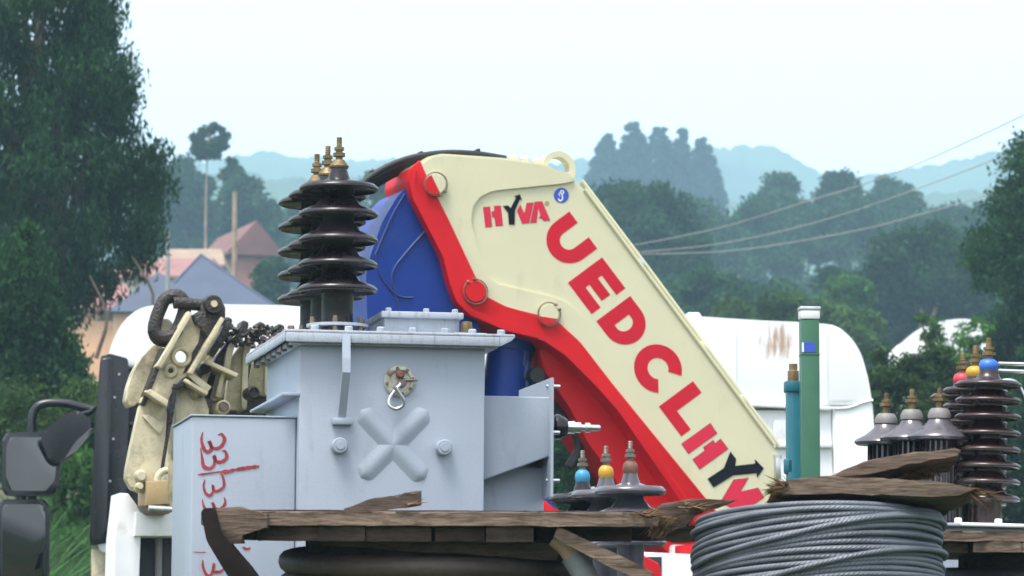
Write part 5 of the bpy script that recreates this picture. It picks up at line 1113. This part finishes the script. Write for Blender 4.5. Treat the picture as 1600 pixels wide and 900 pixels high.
def reel_wire():
    fr = Frame(1286, 11.3, 0, -6.5, -1.0); o = thing('cable_reel', 'reel of grey steel wire rope with splintered wooden top', 'cable reel', fr)
    L = lambda px, py, d=0.0: fr.p(px, py, d); rs = random.Random(31)
    Rw = 0.337; zt = L(1286, 772, -0.33).z; dia = 0.0150
    bm = bmesh.new(); n = 72
    # inner tight layer
    turns = int((zt - 0.06) / dia); pts = []
    for i in range(turns * n + 1):
        t = i / n; a = 2 * math.pi * t; pts.append(Vector(((Rw - 0.012) * math.cos(a), (Rw - 0.012) * math.sin(a), zt - 0.012 - dia * t)))
    bm_tube(bm, pts, dia * 0.5, 7)
    # outer wraps, slanted and crossing
    pts = []; amp, ph, zc = 0.012, 0.0, zt - 0.02
    turns = int((zt - 0.08) / (dia * 1.02))
    for i in range(turns * n + 1):
        t = i / n; a = 2 * math.pi * t - 0.6; k = t
        sl = 0.030 + 0.010 * math.sin(k * 0.5) + 0.0022 * math.sin(k * 4.1 + 1)
        z = zt - 0.028 - dia * 1.02 * t + sl * math.cos(a) * min(1, t / 2) + 0.004 * math.sin(3 * a + k)
        rr = Rw + 0.003 * math.sin(k * 2.6) + 0.002 * math.sin(a * 2 + k * 0.7) - 0.004 * max(0, 1 - t / 3)
        pts.append(Vector((rr * math.cos(a), rr * math.sin(a), z)))
    bm_tube(bm, pts, dia * 0.52, 9)
    for (z0, s2, ph) in ((0.10, 0.060, 0.2), (0.19, 0.066, 0.1), (0.27, 0.02, -0.5)):
        pts = [Vector(((Rw + 0.014 + 0.002 * math.sin(5 * a)) * math.cos(a), (Rw + 0.014) * math.sin(a), zt - z0 + s2 * math.cos(a + ph) + 0.003 * math.sin(4 * a))) for a in np.linspace(-2.9, 0.1, 90)]
        bm_tube(bm, pts, dia * 0.5, 8)
    from_bm('wire_rope', bm, 'wire_rope', o, True)
    lathe('drum', [(0.28, 0.05), (0.28, zt - 0.03)], 'wood', o, 28)
    # remaining top boards
    P = fr.xz
    fb = [(1205, 765), (1212, 757), (1235, 748), (1300, 747), (1380, 750), (1440, 752), (1490, 757), (1528, 768), (1500, 776), (1430, 777), (1360, 775), (1290, 774), (1240, 775), (1222, 774)]
    plate('plank', jag(P(fb, -0.28), 0.002, rs), -0.30, -0.06, 'wood_pale', o, 0.004, 1)
    tb = [(1292, 748), (1318, 735), (1350, 723), (1400, 713), (1450, 706), (1490, 702), (1500, 706), (1496, 716), (1455, 722), (1400, 731), (1355, 744), (1320, 749)]
    plate('plank', jag(P(tb, -0.2), 0.0015, rs), -0.22, 0.02, 'wood_pale', o, 0.005, 1)
    plate('plank', jag(P([(1225, 762), (1300, 756), (1470, 758), (1480, 772), (1240, 773)], -0.04), 0.002, rs), -0.04, 0.2, 'wood', o, 0.004, 1)
    plate('plank', jag(P([(1400, 770), (1470, 768), (1500, 772), (1490, 786), (1440, 784)], -0.1), 0.002, rs), -0.1, 0.1, 'wood', o, 0.004, 1)
    splinters(o, [(L(1216, 765, -0.3), (-1, -0.2, -0.25), 70, 0.035, 0.010), (L(1226, 757, -0.3), (-0.8, -0.2, 0.3), 40, 0.03, 0.008), (L(1508, 766, -0.27), (1, -0.1, -0.45), 60, 0.05, 0.010), (L(1420, 744, -0.1), (0.7, -0.3, 0.2), 90, 0.04, 0.014), (L(1450, 744, -0.1), (-0.4, -0.5, 0.3), 60, 0.035, 0.014), (L(1540, 772, -0.26), (1, 0, -0.2), 12, 0.05, 0.006)], seed=9)
    for i in range(5): yc = -0.32 + 0.16 * i; hl = math.sqrt(0.42 ** 2 - yc * yc); board(o, [(-hl, yc - 0.078), (hl, yc - 0.078), (hl, yc + 0.078), (-hl, yc + 0.078)], 0.0, 0.04, 'wood', rs)
reel_wire()

def reel_right():
    fr = Frame(1640, 12.15, 0, 0.5, 0.2); o = thing('cable_reel', 'wooden reel of black cable at the lower right corner', 'cable reel', fr)
    L = lambda px, py, d=0.0: fr.p(px, py, d); rs = random.Random(41)
    r = 0.46; front = -0.36; zt = L(1550, 829, front).z; th = L(1550, 829, front).z - L(1550, 845, front).z
    y = front; k = 0
    while y < r - 0.06:
        w_ = min(0.115, r - y); hl = math.sqrt(max(0.02, r * r - max(abs(y), abs(y + w_)) ** 2)) if k else 0.40
        board(o, jag([(-hl, y + 0.002), (hl, y + 0.002), (hl, y + w_ - 0.002), (-hl, y + w_ - 0.002)], 0.002, rs), zt - th, zt, 'wood_pale', rs, lift=rs.uniform(-0.003, 0)); y += w_; k += 1
    x = -0.42
    while x < 0.40:
        w_ = 0.14; hl = math.sqrt(max(0.02, r * r - (x + w_ / 2) ** 2)); board(o, jag([(x + 0.002, max(-hl, front + 0.004)), (x + w_ - 0.002, max(-hl, front + 0.004)), (x + w_ - 0.002, hl), (x + 0.002, hl)], 0.002, rs), zt - th * 2.1, zt - th - 0.002, 'wood_pale', rs); x += w_
    bm = bmesh.new(); pts = []; N = int((zt - 0.15) / 0.05)
    for i in range(N * 40 + 1):
        t = i / 40; a = 2 * math.pi * t; pts.append(Vector((0.31 * math.cos(a), 0.31 * math.sin(a), zt - th * 2.2 - 0.03 - 0.05 * t)))
    bm_tube(bm, pts, 0.0245, 10); from_bm('wound_cable', bm, 'black_cable', o, True)
    lathe('drum', [(0.28, 0.05), (0.28, zt - th * 2.2)], 'wood', o, 28)
    for i in range(6): yc = -0.375 + 0.15 * i; hl = math.sqrt(r * r - yc * yc); board(o, [(-hl, yc - 0.073), (hl, yc - 0.073), (hl, yc + 0.073), (-hl, yc + 0.073)], 0.0, 0.045, 'wood', rs)
reel_right()

# ------------------------------------------------------------------ air
me = bpy.data.meshes.new('haze'); bm = bmesh.new(); bm_box(bm, (-3600, -330, -1.5), (3600, 6200, 240)); bm.to_mesh(me); bm.free()
hz = bpy.data.objects.new('haze', me); COL.objects.link(hz); hz['kind'] = 'stuff'; hz['label'] = 'pale bluish haze hanging in the air'; hz['category'] = 'haze'
hm = bpy.data.materials.new('haze'); hm.use_nodes = True; n = hm.node_tree.nodes; n.clear()
pv = n.new('ShaderNodeVolumePrincipled'); pv.inputs['Color'].default_value = (0.52, 0.79, 1.0, 1); pv.inputs['Density'].default_value = 0.00070; pv.inputs['Anisotropy'].default_value = 0.0
mo = n.new('ShaderNodeOutputMaterial'); hm.node_tree.links.new(pv.outputs[0], mo.inputs['Volume']); me.materials.append(hm)
